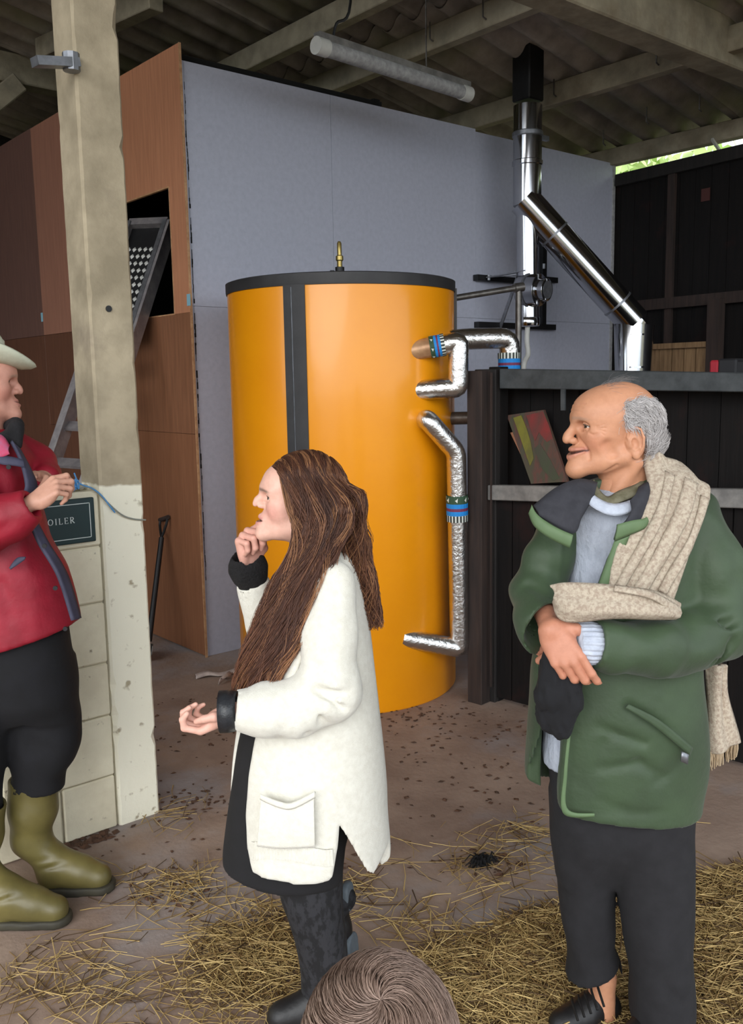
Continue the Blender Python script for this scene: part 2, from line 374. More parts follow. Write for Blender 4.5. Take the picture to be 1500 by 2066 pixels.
b_ = B().add([(x-PX0, y-YP, z) for x, y, z in V], F)
po = b_.build('concrete_post', MATS['post'], loc=(PX0, YP, 0)); tag(po, 'weathered square concrete post with whitewashed lower half beside the block wall', 'post')
hp = ony(219, 623, YP); B().lathe([(.012, 0), (.012, .004)], 12).build('bolt_hole', MATS['black_steel'], po, loc=(hp.x-PX0, -.001, hp.z)).rotation_euler = (math.pi/2, 0, 0)
c0 = onx(155, 128, PX0-.0); c1 = c0+Vector((-.16, -.02, -.03))
cl = B(); cl.bar(c0, c1, .05, .03); cl.tube([c0+Vector((-.02, 0, .03)), c0+Vector((-.02, 0, -.03))], .03, 10)
cl.build('clamp', MATS['zinc'], po, loc=(-PX0, -YP, 0))

M('whitewash', rgb(228, 220, 194), rgb(210, 200, 174), 5, .9, bump=.3, bscale=28, c3=rgb(120, 108, 88), s3=26, lo3=.64, hi3=.74)
M('mortar', rgb(186, 178, 154), rgb(160, 150, 128), 12, .95)
ZT = ony(180, 990, YP).z
wn_ = B().box((-3.4, YP+.012, 0), (PX0-.012, YP+.10, ZT-.012)).build('wall_near', MATS['mortar']); tag(wn_, kind='structure')
zj = [0]+[ony(185, y, YP).z for y in (1577, 1452, 1344, 1219, 1103)]+[ZT]
for k in range(len(zj)-1):
    x = PX0-.006; first = True
    while x > -3.3:
        L_ = (.44 if k % 2 else .22) if first else .44
        first = False; j = .004*random.random()
        B().box((x-L_+.004, YP-.002+j, zj[k]+.0025), (x-.004, YP+.104, zj[k+1]-.0025)).build('block', MATS['whitewash'], wn_, bevel=.006)
        x -= L_
# rubble on the wall end
rb = B()
for k in range(14):
    c = Vector((PX0-.02-.16*random.random(), YP+.03+.06*random.random(), ZT+.008)); s = .008+.012*random.random()
    rb.lathe([(s*.5, -s*.7), (s, -s*.2), (s*.8, s*.5), (s*.3, s*.8)], 6, c)
rb = rb.build('rubble', MATS['mortar']); tag(rb, 'loose mortar crumbs on top of the block wall at the post', 'rubble', kind='stuff')
# ================================================================== things of the building
def thing(name, label, cat, loc, group=None):
    o = empty(name, loc); return tag(o, label, cat, group)
class T:
    """builds parts in world coordinates under a thing whose origin is loc"""
    def __init__(s, name, label, cat, loc, group=None):
        s.loc = Vector(loc); s.o = thing(name, label, cat, loc, group)
    def part(s, b, name, m, parent=None, **k):
        off = -s.loc
        return b.build(name, MATS[m], parent or s.o, loc=off if parent is None else (0, 0, 0), **k)

# sign on the block wall ------------------------------------------------
a = ony(60, 1018, YP-.02); b = ony(189, 1003, YP-.02); c = ony(190, 1092, YP-.02)
sx1 = b.x; sz1 = b.z; sz0 = c.z; sw = .36; sx0 = sx1-sw
sg = T('door_sign', 'dark green enamel sign with white border and lettering on the block wall', 'sign', ((sx0+sx1)/2, YP-.004, (sz0+sz1)/2))
sg.part(B().box((sx0, YP-.022, sz0), (sx1, YP-.003, sz1)), 'board', 'sign_green', bevel=.004, seg=2)
bo = B(); i_ = .018; t_ = .0025; yy = YP-.0232
for lo, hi in (((sx0+i_, sz0+i_), (sx1-i_, sz0+i_+t_)), ((sx0+i_, sz1-i_-t_), (sx1-i_, sz1-i_)), ((sx0+i_, sz0+i_), (sx0+i_+t_, sz1-i_)), ((sx1-i_-t_, sz0+i_), (sx1-i_, sz1-i_))):
    bo.box((lo[0], yy, lo[1]), (hi[0], yy+.0012, hi[1]))
sg.part(bo, 'border', 'sign_white')
def text_obj(name, s, size, m, parent, loc, rot, align='RIGHT', ext=.0006, sx=1):
    cu = bpy.data.curves.new(name, 'FONT'); cu.body = s; cu.size = size; cu.align_x = align; cu.align_y = 'CENTER'; cu.extrude = ext; cu.resolution_u = 2
    o = bpy.data.objects.new(name, cu); COL.objects.link(o)
    dg = bpy.context.evaluated_depsgraph_get(); me = bpy.data.meshes.new_from_object(o.evaluated_get(dg)); bpy.data.objects.remove(o)
    r = link(name, me, MATS[m], parent, loc); r.rotation_euler = rot; r.scale = (sx, 1, 1); return r
lt = ony(150, 1049, YP-.0232)
def serif_word(word, x_right, zc, hgt, y):
    """capital letters with serifs as strokes"""
    G = {'R': ([((0, 0), (0, 1), .16), ], ), }
    b = B()
    def st(x0, z0, x1, z1, w): b.bar((x0, y, z0), (x1, y, z1), .0012, w, up=(0, 0, 1) if abs(x1-x0) > abs(z1-z0) else (1, 0, 0))
    wid = {'B': .72, 'O': .85, 'I': .3, 'L': .62, 'E': .64, 'R': .74}; gap = .3
    tot = sum(wid[c]+gap for c in word)-gap; x = x_right-tot*hgt; z0 = zc-hgt/2
    def X(u): return x+u*hgt
    def Z(v): return z0+v*hgt
    def ser(u, v, w=.26): st(X(u-w/2), Z(v), X(u+w/2), Z(v), .05*hgt)
    def arc(cu, cv, ru, rv, a0, a1, w0, w1, n=10):
        P = [(cu+ru*math.cos(math.radians(a0+(a1-a0)*i/n)), cv+rv*math.sin(math.radians(a0+(a1-a0)*i/n))) for i in range(n+1)]
        for i in range(n):
            tt = abs(math.cos(math.radians(a0+(a1-a0)*(i+.5)/n))); w = w0+(w1-w0)*tt
            p, q = P[i], P[i+1]; d = Vector((q[0]-p[0], 0, q[1]-p[1])).normalized(); nn = Vector((-d.z, 0, d.x))*w/2*hgt
            A = Vector((X(p[0]), y, Z(p[1]))); C = Vector((X(q[0]), y, Z(q[1])))
            b.prism([A-nn, C-nn, C+nn, A+nn], (0, .0012, 0))
    for ch in word:
        w = wid[ch]; s = .13
        if ch == 'O': arc(w/2, .5, w/2-.06, .46, 0, 360, .06, .15, 20)
        if ch in 'ILERB':
            u = w/2 if ch == 'I' else .14
            st(X(u), Z(0), X(u), Z(1), .14*hgt); ser(u, .025); ser(u, .975)
        if ch == 'L': st(X(.14), Z(.025), X(w), Z(.025), .06*hgt); st(X(w-.02), Z(0), X(w-.02), Z(.22), .05*hgt)
        if ch == 'E':
            for v in (.025, .5, .975): st(X(.14), Z(v), X(w if v != .5 else w*.8), Z(v), .06*hgt)
            st(X(w-.02), Z(0), X(w-.02), Z(.2), .05*hgt); st(X(w-.04), Z(.8), X(w-.04), Z(1), .05*hgt); st(X(w*.8), Z(.4), X(w*.8), Z(.6), .04*hgt)
        if ch in 'RB': arc(.3, .74, .3, .235, -90, 90, .06, .14); st(X(.14), Z(.975), X(.32), Z(.975), .06*hgt); st(X(.14), Z(.5), X(.32), Z(.5), .06*hgt)
        if ch == 'B': arc(.32, .26, .34, .24, -90, 90, .06, .14); st(X(.14), Z(.025), X(.34), Z(.025), .06*hgt)
        if ch == 'R':
            A = Vector((X(.3), y, Z(.5))); C = Vector((X(.74), y, Z(0))); nn = Vector((.065*hgt, 0, .03*hgt)); b.prism([A-nn, C-nn, C+nn, A+nn], (0, .0012, 0))
        x += (w+gap)*hgt
    return b
sg.part(serif_word('BOILER', lt.x, lt.z, .0228, YP-.0236), 'lettering', 'sign_white')

# baling twine on the wall and post --------------------------------------
tw = T('baling_twine', 'blue baling twine tied round the post foot and sagging across whitewash', 'twine', (PX0, YP-.01, ZT))
pts = [ony(140, 978, YP+.02), ony(155, 985, YP-.008), ony(175, 983, YP-.012), ony(192, 990, YP-.012), ony(215, 1012, YP-.012), ony(245, 1038, YP-.010), ony(270, 1047, YP-.009), ony(294, 1049, YP-.004)]
def smooth_path(P, n=6):
    P = [Vector(p) for p in P]; out = []
    for i in range(len(P)-1):
        p0, p1, p2, p3 = P[max(i-1, 0)], P[i], P[i+1], P[min(i+2, len(P)-1)]
        for k in range(n):
            t = k/n; out.append(.5*((2*p1)+(p2-p0)*t+(2*p0-5*p1+4*p2-p3)*t*t+(3*p1-p0-3*p2+p3)*t**3))
    return out+[P[-1]]
tw.part(B().tube(smooth_path(pts), .0032, 6), 'strand', 'twine_grey')
pts2 = [ony(150, 955, YP+.05), ony(160, 975, YP-.006), ony(185, 985, YP-.013), ony(205, 1000, YP-.014), ony(232, 1034, YP-.012)]
tw.part(B().tube(smooth_path(pts2), .003, 6), 'strand', 'twine_blue')
kb = B()
for k in range(7):
    q = [ony(140+20*random.random(), 968+22*random.random(), YP-.006-.02*random.random()) for _ in range(4)]
    kb.tube(smooth_path(q), .0026, 5)
tw.part(kb, 'knot', 'twine_blue')

# the thermal store tank ---------------------------------------------------
def tank_fit():
    best = None
    zt = 2.28
    for it in range(1):
        pass
    return None
TC = Vector((0, 0, 0))
import itertools
def sil(cx, cy, R, z):
    """image x of the left and right silhouettes at height z"""
    d = math.hypot(cx, cy); al = math.asin(R/d); th = math.atan2(cy, cx); out = []
    for s in (1, -1):
        a = th+s*al; L_ = math.sqrt(d*d-R*R); out.append(proj(Vector((L_*math.cos(a), L_*math.sin(a), z)))[0])
    return out
def proj(p):
    d = Vector(p)-EYE; z = d.dot(fwd); return (IW/2+FPX*d.dot(vR)/z, IH/2-FPX*d.dot(vU)/z)
best = (1e9,)
for D in np.arange(4.9, 6.2, .05):
    for R in np.arange(.5, .9, .01):
        c = at(697, 1000, D); l, r = sil(c.x, c.y, R, 1.6)
        l2, r2 = sil(c.x, c.y, R, .6)
        fx = (c.xy-c.xy.normalized()*R); f = proj(Vector((fx.x, fx.y, 0)))
        e = abs(l-472)+abs(r-925)+abs(l2-486)+abs(r2-930)+abs(f[1]-1445)
        if e < best[0]: best = (e, D, R, c.x, c.y)
_, _, TR, TX, TY = best
tc_ = Vector((TX, TY, 0))
fr = Vector((TX, TY)); fr = fr-fr.normalized()*TR
ZTK = at(690, 547, fr.length*1.0).z
ZTK = (EYE+ray(690, 546)*((fr.dot(cF.xy))/ray(690, 546).dot(cF))).z
tk = T('heat_store_tank', 'tall cylindrical yellow-orange hot water tank with black seams and rim', 'tank', (TX, TY, 0))
n_ = 96
tb = B().lathe([(TR*.985, 0), (TR, .012), (TR, ZTK-.05), (TR*.99, ZTK-.02)], n_, (TX, TY, 0))
tk.part(tb, 'jacket', 'tank_yellow', smooth=True)
tk.part(B().lathe([(TR+.006, ZTK-.062), (TR+.008, ZTK-.05), (TR+.008, ZTK-.006), (TR-.01, ZTK), (TR-.06, ZTK+.004)], n_, (TX, TY, 0)), 'top_rim', 'rubber', smooth=True)
def tang(ang): return Vector((math.cos(ang), math.sin(ang), 0))
def ang_at(px, py, z=None):
    """angle on the tank where the ray through a pixel meets the jacket"""
    d = ray(px, py); a = d.x**2+d.y**2; b = -(d.x*TX+d.y*TY); c = TX**2+TY**2-TR**2; q = b*b-a*c
    t = (-b-math.sqrt(max(q, 0)))/a; p = EYE+d*t; return math.atan2(p.y-TY, p.x-TX), p
def seam(px, py, name):
    a0, p = ang_at(px, py); w = .058/TR; b = B(); V = []; F = []; m = 6
    for z in (.0, ZTK-.06):
        for i in range(m+1):
            a = a0-w+2*w*i/m; r = TR+.007
            V += [Vector((TX, TY, z))+tang(a)*r]
        V += [Vector((TX, TY, z))+tang(a0+w)*(TR-.002), Vector((TX, TY, z))+tang(a0-w)*(TR-.002)]
    k = m+3; F = [(i, (i+1) % k, k+(i+1) % k, k+i) for i in range(k)]+[tuple(range(k-1, -1, -1)), tuple(range(k, 2*k))]
    tk.part(b.add(V, F), name, 'rubber')
    b = B()
    b.box((-.002, -.002, 0), (.002, .002, ZTK-.07), Matrix.Translation(Vector((TX, TY, 0))+tang(a0-.25*w)*(TR+.008)))
    tk.part(b, 'seam_line', 'zinc')
    return a0
a1_ = seam(598, 740, 'seam')
a2_, _ = ang_at(922, 700); seam_a = a1_+math.radians(118)
# second seam at the right-hand edge
def seam_ang(a0):
    p = Vector((TX, TY, 1.4))+tang(a0)*TR; q = proj(p); return q
for s in np.linspace(0, 2*math.pi, 720):
    pass
q = ang_at(921, 800)[0]+math.radians(5)
b = B(); V = []; w = .05/TR
for z in (ZTK-.62, ZTK-.04):
    for i in range(5): V.append(Vector((TX, TY, z))+tang(q-w+2*w*i/4)*(TR+.016))
    V += [Vector((TX, TY, z))+tang(q+w)*(TR-.002), Vector((TX, TY, z))+tang(q-w)*(TR-.002)]
tk.part(b.add(V, [(i, (i+1) % 7, 7+(i+1) % 7, 7+i) for i in range(7)]+[tuple(range(6, -1, -1)), tuple(range(7, 14))]), 'edge_strip', 'rubber')
vp = at(686, 545, (Vector((TX, TY)).dot(cF.xy)-.35)); vz = ZTK-.02
v = B(); c = Vector((vp.x, vp.y, 0)); v.tube([c+cU*vz, c+cU*(vz+.07)], .024, 12); tk.part(v, 'air_vent_base', 'black_steel', smooth=True)
v = B(); v.lathe([(.014, vz+.07), (.014, vz+.10), (.02, vz+.105), (.02, vz+.125), (.012, vz+.13), (.012, vz+.19), (.006, vz+.2)], 12, c); tk.part(v, 'air_vent', 'brass', smooth=True)
v = B(); v.tube([c+Vector((-.05, 0, vz-.0)), c+Vector((-.05, 0, vz+.05))], .012, 8); tk.part(v, 'stub', 'black_steel')

# foil-lagged pipework ------------------------------------------------------
def pipe_path(P, rad, n=18, turn=.05):
    P = [Vector(p) for p in P]; out = [P[0]]
    for i in range(1, len(P)-1):
        a, b, c = P[i-1], P[i], P[i+1]; la = min(turn, (a-b).length*.45); lc = min(turn, (c-b).length*.45)
        p = b+(a-b).normalized()*la; q = b+(c-b).normalized()*lc
        for k in range(5):
            t = k/4; out.append(p*(1-t)**2+b*2*t*(1-t)+q*t*t)
    out.append(P[-1]); return out
DT = Vector((TX, TY)).dot(cF.xy)
def onpipe(px, py): return ang_at(px, py)[1]
DP = onpipe(880, 700).xy.dot(cF.xy)          # distance of the connections on the jacket
def bands(t, p, q, r, order):
    """coloured label wrapped round a pipe from p to q"""
    p = Vector(p); q = Vector(q); tot = sum(w for _, w in order); s = 0
    for m, w in order:
        a = p.lerp(q, s/tot); b = p.lerp(q, (s+w)/tot); s += w
        if m == 'stripes':
            t.part(B().tube([a, b], r, 20, False), 'tape_band', 'tape_white')
            bb = B(); ax = (b-a).normalized(); u = ax.orthogonal().normalized(); v_ = ax.cross(u)
            for k in range(20):
                d = u*math.cos(k*2*math.pi/20)+v_*math.sin(k*2*math.pi/20); e = ax.cross(d)
                bb.prism([a+d*(r+.0006)-e*.0045, a+d*(r+.0006)+e*.0045, b+d*(r+.0006)+e*.0045, b+d*(r+.0006)-e*.0045], d*.0012)
            t.part(bb, 'tape_bars', 'tape_black')
        elif m == 'arrows':
            t.part(B().tube([a, b], r, 20, False), 'tape_band', 'tape_green')
            bb = B(); ax = (b-a).normalized(); u = ax.orthogonal().normalized(); v_ = ax.cross(u); c = (a+b)/2; L_ = (b-a).length
            for k in range(7):
                d = u*math.cos(k*2*math.pi/7)+v_*math.sin(k*2*math.pi/7); e = ax.cross(d)
                bb = B(); bb.prism([c+d*(r+.0006)-ax*L_*.3-e*.004, c+d*(r+.0006)+ax*L_*.3-e*.001, c+d*(r+.0006)-ax*L_*.0+e*.012, c+d*(r+.0006)-ax*L_*.1+e*.003], d*.0012); t.part(bb, 'tape_mark', 'tape_white')
        else: t.part(B().tube([a, b], r, 20, False), 'tape_band', m)
ORD = [('arrows', 16), ('tape_blue', 9), ('tape_red', 6), ('tape_blue', 9), ('stripes', 13)]
pr = .052
# loop of two stubs at the top
s1 = onpipe(852, 704); s2 = onpipe(858, 786); Dv = DP-.10
e1 = at(926, 690, Dv); e2 = at(925, 782, Dv)
lp = T('foil_pipe_loop', 'silver foil wrapped pipe bend joining two stubs high on the tank', 'pipe', s2)
d1 = (s1-Vector((TX, TY, s1.z))).normalized(); d2 = (s2-Vector((TX, TY, s2.z))).normalized()
st1 = s1-(e1-s1).normalized()*.1; st2 = s2-(e2-s2).normalized()*.1
lp.part(B().tube(pipe_path([s1.lerp(e1, .52), e1, e2, st2], pr, turn=.025), pr, 20), 'lagging', 'foil', smooth=True)
lp.part(B().tube([st1, s1.lerp(e1, .3)], pr*.98, 20), 'bare_stub', 'copper_tan', smooth=True)
bands(lp, s1.lerp(e1, .22), s1.lerp(e1, .62), pr+.004, ORD)
# pipe running on behind to the right and down
f1 = at(940, 684, Dv+.32); f2 = at(1030, 682, Dv+.42); f3 = at(1027, 790, Dv+.42)
fp = T('foil_pipe_elbow', 'foil wrapped pipe crossing behind the stall post and bending down', 'pipe', f3)
fp.part(B().tube(pipe_path([at(905, 688, Dv+.28), f1, f2, f3], .055, turn=.07), .058, 20), 'lagging', 'foil', smooth=True)
bands(fp, at(1028, 712, Dv+.42), at(1028, 760, Dv+.42), .062, ORD[::-1])
# long drop pipe
g0 = onpipe(858, 848); g1 = at(862, 846, g0.xy.dot(cF.xy)-.07); g2 = at(921, 912, Dv-.0); g3 = at(928, 1308, Dv+.05); g4 = onpipe(852, 1294)
dp = T('foil_drop_pipe', 'long silver foil wrapped pipe dropping down the right side of the tank', 'pipe', g4)
dp.part(B().tube(pipe_path([g0+(g0-g1)*.5, g1, g2, g3, g4-(g3-g4).normalized()*.12], .05, turn=.035), .052, 20), 'lagging', 'foil', smooth=True)
bands(dp, g2.lerp(g3, (996-912)/396), g2.lerp(g3, (1047-912)/396), .057, ORD)
dk = T('lagged_branch_pipe', 'short dull lagged pipe branch between the tank and the stall post', 'pipe', at(945, 845, Dv+.30))
dk.part(B().tube([at(880, 845, Dv+.34), at(950, 843, Dv+.24)], .035, 14), 'lagging', 'dull_steel', smooth=True)
# thin bare pipe
t0, t1, t2 = at(890, 606, DT+.20), at(1047, 580, DT+.38), at(1046, 790, DT+.38)
tp = T('thin_steel_pipe', 'thin bare steel pipe running from tank and turning down behind the rail', 'pipe', t2)
tp.part(B().tube(pipe_path([t0, t1, t2], .02, turn=.03), .019, 12), 'tube', 'dull_steel', smooth=True)
tp.part(B().tube([t1+(t0-t1).normalized()*.03, t1-(t0-t1).normalized()*.03], .028, 12), 'elbow_fitting', 'dull_steel', smooth=True)

# flue ------------------------------------------------------------------------
YF = YC-.38
fa = ony(1065, 300, YF); DF = fa.xy.dot(cF.xy); FX = fa
zr = zroof(fa.x)
fu = T('chimney_flue', 'polished steel flue pipe rising through the roof with a long diagonal leg', 'flue', (fa.x, fa.y, 1.0))
rf = 27.5/FPX*DF
def F_(px, py): return at(px, py, DF)
top = Vector((fa.x, fa.y, zr+.02)); el = Vector((fa.x, fa.y, F_(1063, 410).z))
fu.part(B().tube([Vector((fa.x, fa.y, F_(1065, 214).z)), el-cU*.02], rf, 32), 'flue_pipe', 'chrome', smooth=True)
# square dark collar at the roof
fu.part(B().box((fa.x-.085, fa.y-.085, F_(1065, 206).z), (fa.x+.085, fa.y+.085, zr+.1)), 'roof_collar', 'black_steel', bevel=.01)
for py in (272, 330): 
    z = F_(1065, py).z; fu.part(B().lathe([(rf+.001, z-.02), (rf+.008, z-.014), (rf+.008, z+.014), (rf+.001, z+.02)], 32, (fa.x, fa.y, 0)), 'locking_band', 'zinc' if py == 272 else 'chrome', smooth=True)
z = F_(1065, 274).z; fu.part(B().bar((fa.x+rf, fa.y-.03, z), (fa.x+rf+.09, fa.y-.03, z), .03, .035), 'band_clamp', 'zinc')
E0 = F_(1068, 415); E1 = F_(1280, 650); E2 = F_(1279, 760)
E2 = Vector((E1.x, E1.y, E2.z-.5)); rd = 31/FPX*DF
fu.part(B().tube([E0+(E0-E1).normalized()*.06, E1], rd, 32), 'diagonal_leg', 'chrome', smooth=True)
for s in (.24, .84):
    c = E0.lerp(E1, s); d = (E1-E0).normalized(); fu.part(B().tube([c-d*.008, c+d*.008], rd+.004, 32), 'joint_bead', 'zinc', smooth=True)
fu.part(B().tube([E1+(E1-E0).normalized()*.05+cU*.05, E1-cU*.02, E2], rd*.93, 32), 'lower_leg', 'chrome', smooth=True)
for py in (676, 741):
    z = F_(1279, py).z; fu.part(B().tube([(E1.x, E1.y, z-.007), (E1.x, E1.y, z+.007)], rd*.93+.005, 32), 'joint_bead', 'chrome', smooth=True)
# inspection leg with draught stabiliser
ri = 21/FPX*DF
ia = F_(1070, 430); ib = F_(1074, 655)
ic = Vector((ia.x, ia.y, ib.z))
fu.part(B().tube([Vector((fa.x, fa.y, ia.z+.06)), Vector((fa.x+.02, fa.y, ib.z))], ri*1.05, 28), 'inspection_leg', 'chrome', smooth=True)
fu.part(B().lathe([(ri*1.05, ib.z-.01), (ri*1.1, ib.z), (ri*1.1, ib.z+.05), (ri*1.05, ib.z+.055)], 28, (fa.x+.02, fa.y, 0)), 'end_cap', 'chrome', smooth=True)
dc = at(1090, 585, DF-.12); dax = (cR*.75-cF*.65-cU*.05).normalized()
fu.part(B().tube([dc-dax*.16, dc-dax*.02, dc+dax*.0, dc+dax*.005], [.115, .12, .12, .112], 32), 'stabiliser_body', 'chrome', smooth=True)
fu.part(B().tube([dc-dax*.10, dc-dax*.085], .126, 32), 'stabiliser_ring', 'zinc', smooth=True)
fu.part(B().tube([dc+dax*.0, dc+dax*.06, dc+dax*.066], [.084, .084, .075], 28), 'stabiliser_mouth', 'chrome', smooth=True)
fu.part(B().tube([dc+dax*.0665, dc+dax*.068], .066, 24), 'stabiliser_flap', 'zinc', smooth=True)
# wall bracket
br = T('flue_bracket', 'black and zinc steel wall bracket carrying the flue on grey wall', 'bracket', ony(1040, 655, YC-.02))
for x0, x1, py in ((960, 1062, 560), (962, 1118, 655), (1085, 1122, 563)):
    a = ony(x0, py, YC-.03); b = ony(x1, py, YC-.03); b.z = a.z
    br.part(B().bar(a, b, .05, .045), 'channel', 'black_steel')
pA = ony(985, 560, YC-.06); pB = at(1063, 546, DF-.06)
br.part(B().bar(pA, pB, .05, .008), 'support_arm', 'zinc'); pC = ony(1010, 660, YC-.055); pD = at(1050, 545, DF+.05)
br.part(B().bar(pC, pD, .03, .008, up=(1, 0, 0)), 'strut', 'zinc')
pE = ony(998, 558, YC-.05); br.part(B().bar(pE, at(1058, 552, DF+.12), .035, .012), 'support_arm', 'zinc')
pF = ony(1095, 470, YC-.03); pG = ony(1092, 660, YC-.03)
br.part(B().bar((pF.x, pF.y, pF.z), (pF.x, pF.y, pG.z), .05, .06, up=(0, 1, 0)), 'upright', 'black_steel')
bl = B()
for px, py in ((987, 560), (1040, 552), (1080, 515), (1098, 537)):
    q = ony(px, py, YC-.075); br.part(B().lathe([(.012, -.02), (.012, .02)], 8, q), 'bolt', 'zinc')
wc = T('white_hose', 'white corrugated hose hanging below the flue end cap', 'hose', at(1062, 745, DF-.02))
wc.part(B().tube(smooth_path([at(1065, 660, DF), at(1064, 690, DF-.02), at(1066, 715, DF-.02), at(1058, 735, DF), at(1054, 790, DF)]), .02, 10), 'tube', 'white_plastic', smooth=True)

# stall front ------------------------------------------------------------------
SA = onz(980, 1413); SB = onz(1500, 1556); sdv = Vector((SB.x-SA.x, SB.y-SA.y, 0)); sdv.normalize(); sn = Vector((sdv.y, -sdv.x, 0))
if sn.dot(cF) < 0: sn = -sn
def onst(px, py, off=0):
    d = ray(px, py); q = SA-sn*off; return EYE+d*((q-EYE).dot(sn)/d.dot(sn))
sf = T('stall_front', 'dark boarded stall front with grey steel rails behind the older man', 'partition', SA)
SL_ = 3.6
a = onst(1008, 744); b = onst(1500, 752); c = onst(1008, 784); d = onst(1500, 791)
def rail(tl, tr, bl_, br_, th, nm, m, ext=1.2):
    tr2 = tr+(tr-tl).normalized()*ext; br2 = br_+(br_-bl_).normalized()*ext
    sf.part(B().prism([bl_, br2, tr2, tl], sn*th), nm, m, bevel=.004)
rail(a, b, c, d, .10, 'top_rail', 'steel_rail')
a2, b2, c2, d2 = onst(984, 979, .035), onst(1500, 987, .035), onst(984, 1009, .035), onst(1500, 1026, .035)
rail(a2, b2, c2, d2, .045, 'middle_rail', 'galv_rail')
t = .02
while t < SL_:
    w_ = .135+.02*random.random(); p = SA+sdv*t+sn*(.01+.008*random.random())
    zt = c2.z-.01+(d2.z-c2.z)*(t/((d2-c2).length))+.02
    sf.part(B().prism([p+cU*.03, p+sdv*(w_-.006)+cU*.03, p+sdv*(w_-.006)+cU*zt, p+cU*zt], sn*.026), 'plank', 'timber_black')
    p2 = p+sn*.16
    zt2 = c.z+.03+(d.z-c.z)*(t/((d-c).length))
    sf.part(B().prism([p2+cU*(zt-.05), p2+sdv*(w_-.004)+cU*(zt-.05), p2+sdv*(w_-.004)+cU*zt2, p2+cU*zt2], sn*.022), 'plank', 'timber_black')
    t += w_
p = onst(1137, 790, .03); p2 = onst(1137, 828, .03); sf.part(B().bar(p+cU*.012, p2, .022, .012, up=sn), 'hanging_strap', 'steel_rail')
# gate post, leaf edge
for x0, x1, off, m, zt_, y0 in ((943, 972, .08, 'timber_brown', 748, 1418), (958, 1000, .0, 'timber_dark', 745, 1412), (986, 1008, -.03, 'timber_black', 740, 1416)):
    pa = onst(x0, 1100, off); pb = onst(x1, 1100, off); zt = onst((x0+x1)/2, zt_, off).z
    sf.part(B().prism([(pa.x, pa.y, 0), (pb.x, pb.y, 0), (pb.x, pb.y, zt), (pa.x, pa.y, zt)], sn*.08), 'gate_post', m, bevel=.004)
for px in (975, 992):
    pa = onst(px, 900, .035); sf.part(B().bar((pa.x, pa.y, .1), (pa.x, pa.y, onst(px, 752, .035).z), .008, .01, up=sn), 'edge_batten', 'timber_brown')
# painted boards leaning on the middle rail
def slab(pts, D0, D1, th):
    return B().prism([onst(x, y, o) for (x, y), o in zip(pts, (D0, D0, D1, D1))], sn*th)
pm = bpy.data.materials.new('paint_daub'); pm.use_nodes = True
nt = pm.node_tree; N = nt.nodes; Lk = nt.links; bs = N['Principled BSDF']; bs.inputs['Roughness'].default_value = .6
tcx = N.new('ShaderNodeTexCoord'); mp = N.new('ShaderNodeMapping'); mp.inputs['Scale'].default_value = (8, 8, 1.1); Lk.new(tcx.outputs['Object'], mp.inputs[0])
ns = N.new('ShaderNodeTexNoise'); ns.inputs['Scale'].default_value = 3.2; ns.inputs['Detail'].default_value = 4; Lk.new(mp.outputs[0], ns.inputs['Vector'])
cr = N.new('ShaderNodeValToRGB'); Lk.new(ns.outputs['Fac'], cr.inputs[0]); els = cr.color_ramp.elements
els[0].position = .34; els[0].color = (*rgb(72, 68, 52), 1); els[1].position = .66; els[1].color = (*rgb(70, 60, 52), 1)
for ps, c_ in ((.43, (70, 66, 50)), (.50, (78, 62, 52)), (.54, (92, 58, 50)), (.58, (84, 58, 48))):
    e_ = els.new(ps); e_.color = (*rgb(*c_), 1)
Lk.new(cr.outputs[0], bs.inputs['Base Color']); MATS['paint_daub'] = pm
q0 = onst(1100, 978, -.03)
pb1 = slab([(1072, 976), (1146, 972), (1097, 827), (1023, 838)], -.01, -.11, .018)
o = pb1.build('painted_board', MATS['paint_daub'], origin=q0)
M('daub_yellow', rgb(124, 118, 34), rgb(92, 88, 40), 14, .6, stretch=(1, 1, .3)); M('daub_red', rgb(128, 40, 38), rgb(92, 50, 44), 14, .6, stretch=(1, 1, .3)); M('daub_green', rgb(58, 70, 46), rgb(66, 60, 50), 14, .6, stretch=(1, 1, .3))
def onboard(x, y): return onst(x, y, -.01-.10*(976-y)/146+.0035)
for nm, m_, pts_ in (('yellow_daub', 'daub_yellow', [(1036, 843), (1052, 838), (1062, 862), (1071, 892), (1077, 925), (1070, 940), (1062, 918), (1052, 888)]), ('red_daub', 'daub_red', [(1062, 838), (1096, 830), (1108, 858), (1116, 884), (1104, 892), (1088, 872), (1080, 890), (1070, 862)]), ('green_daub', 'daub_green', [(1078, 905), (1090, 895), (1112, 930), (1130, 965), (1116, 970), (1094, 945)])):
    db = B().prism([onboard(x, y)-q0 for x, y in pts_], sn*.003); db.build(nm, MATS[m_], o)
tag(o, 'paint daubed board with yellow and red streaks leaning in the stall', 'board')
pb2 = slab([(1062, 940), (1090, 936), (1058, 866), (1030, 873)], -.12, -.14, .012)
o = pb2.build('brown_offcut', MATS['ply0'], origin=onst(1062, 940, -.05)); tag(o, 'small brown board offcut tucked behind the paint daubed board', 'board')
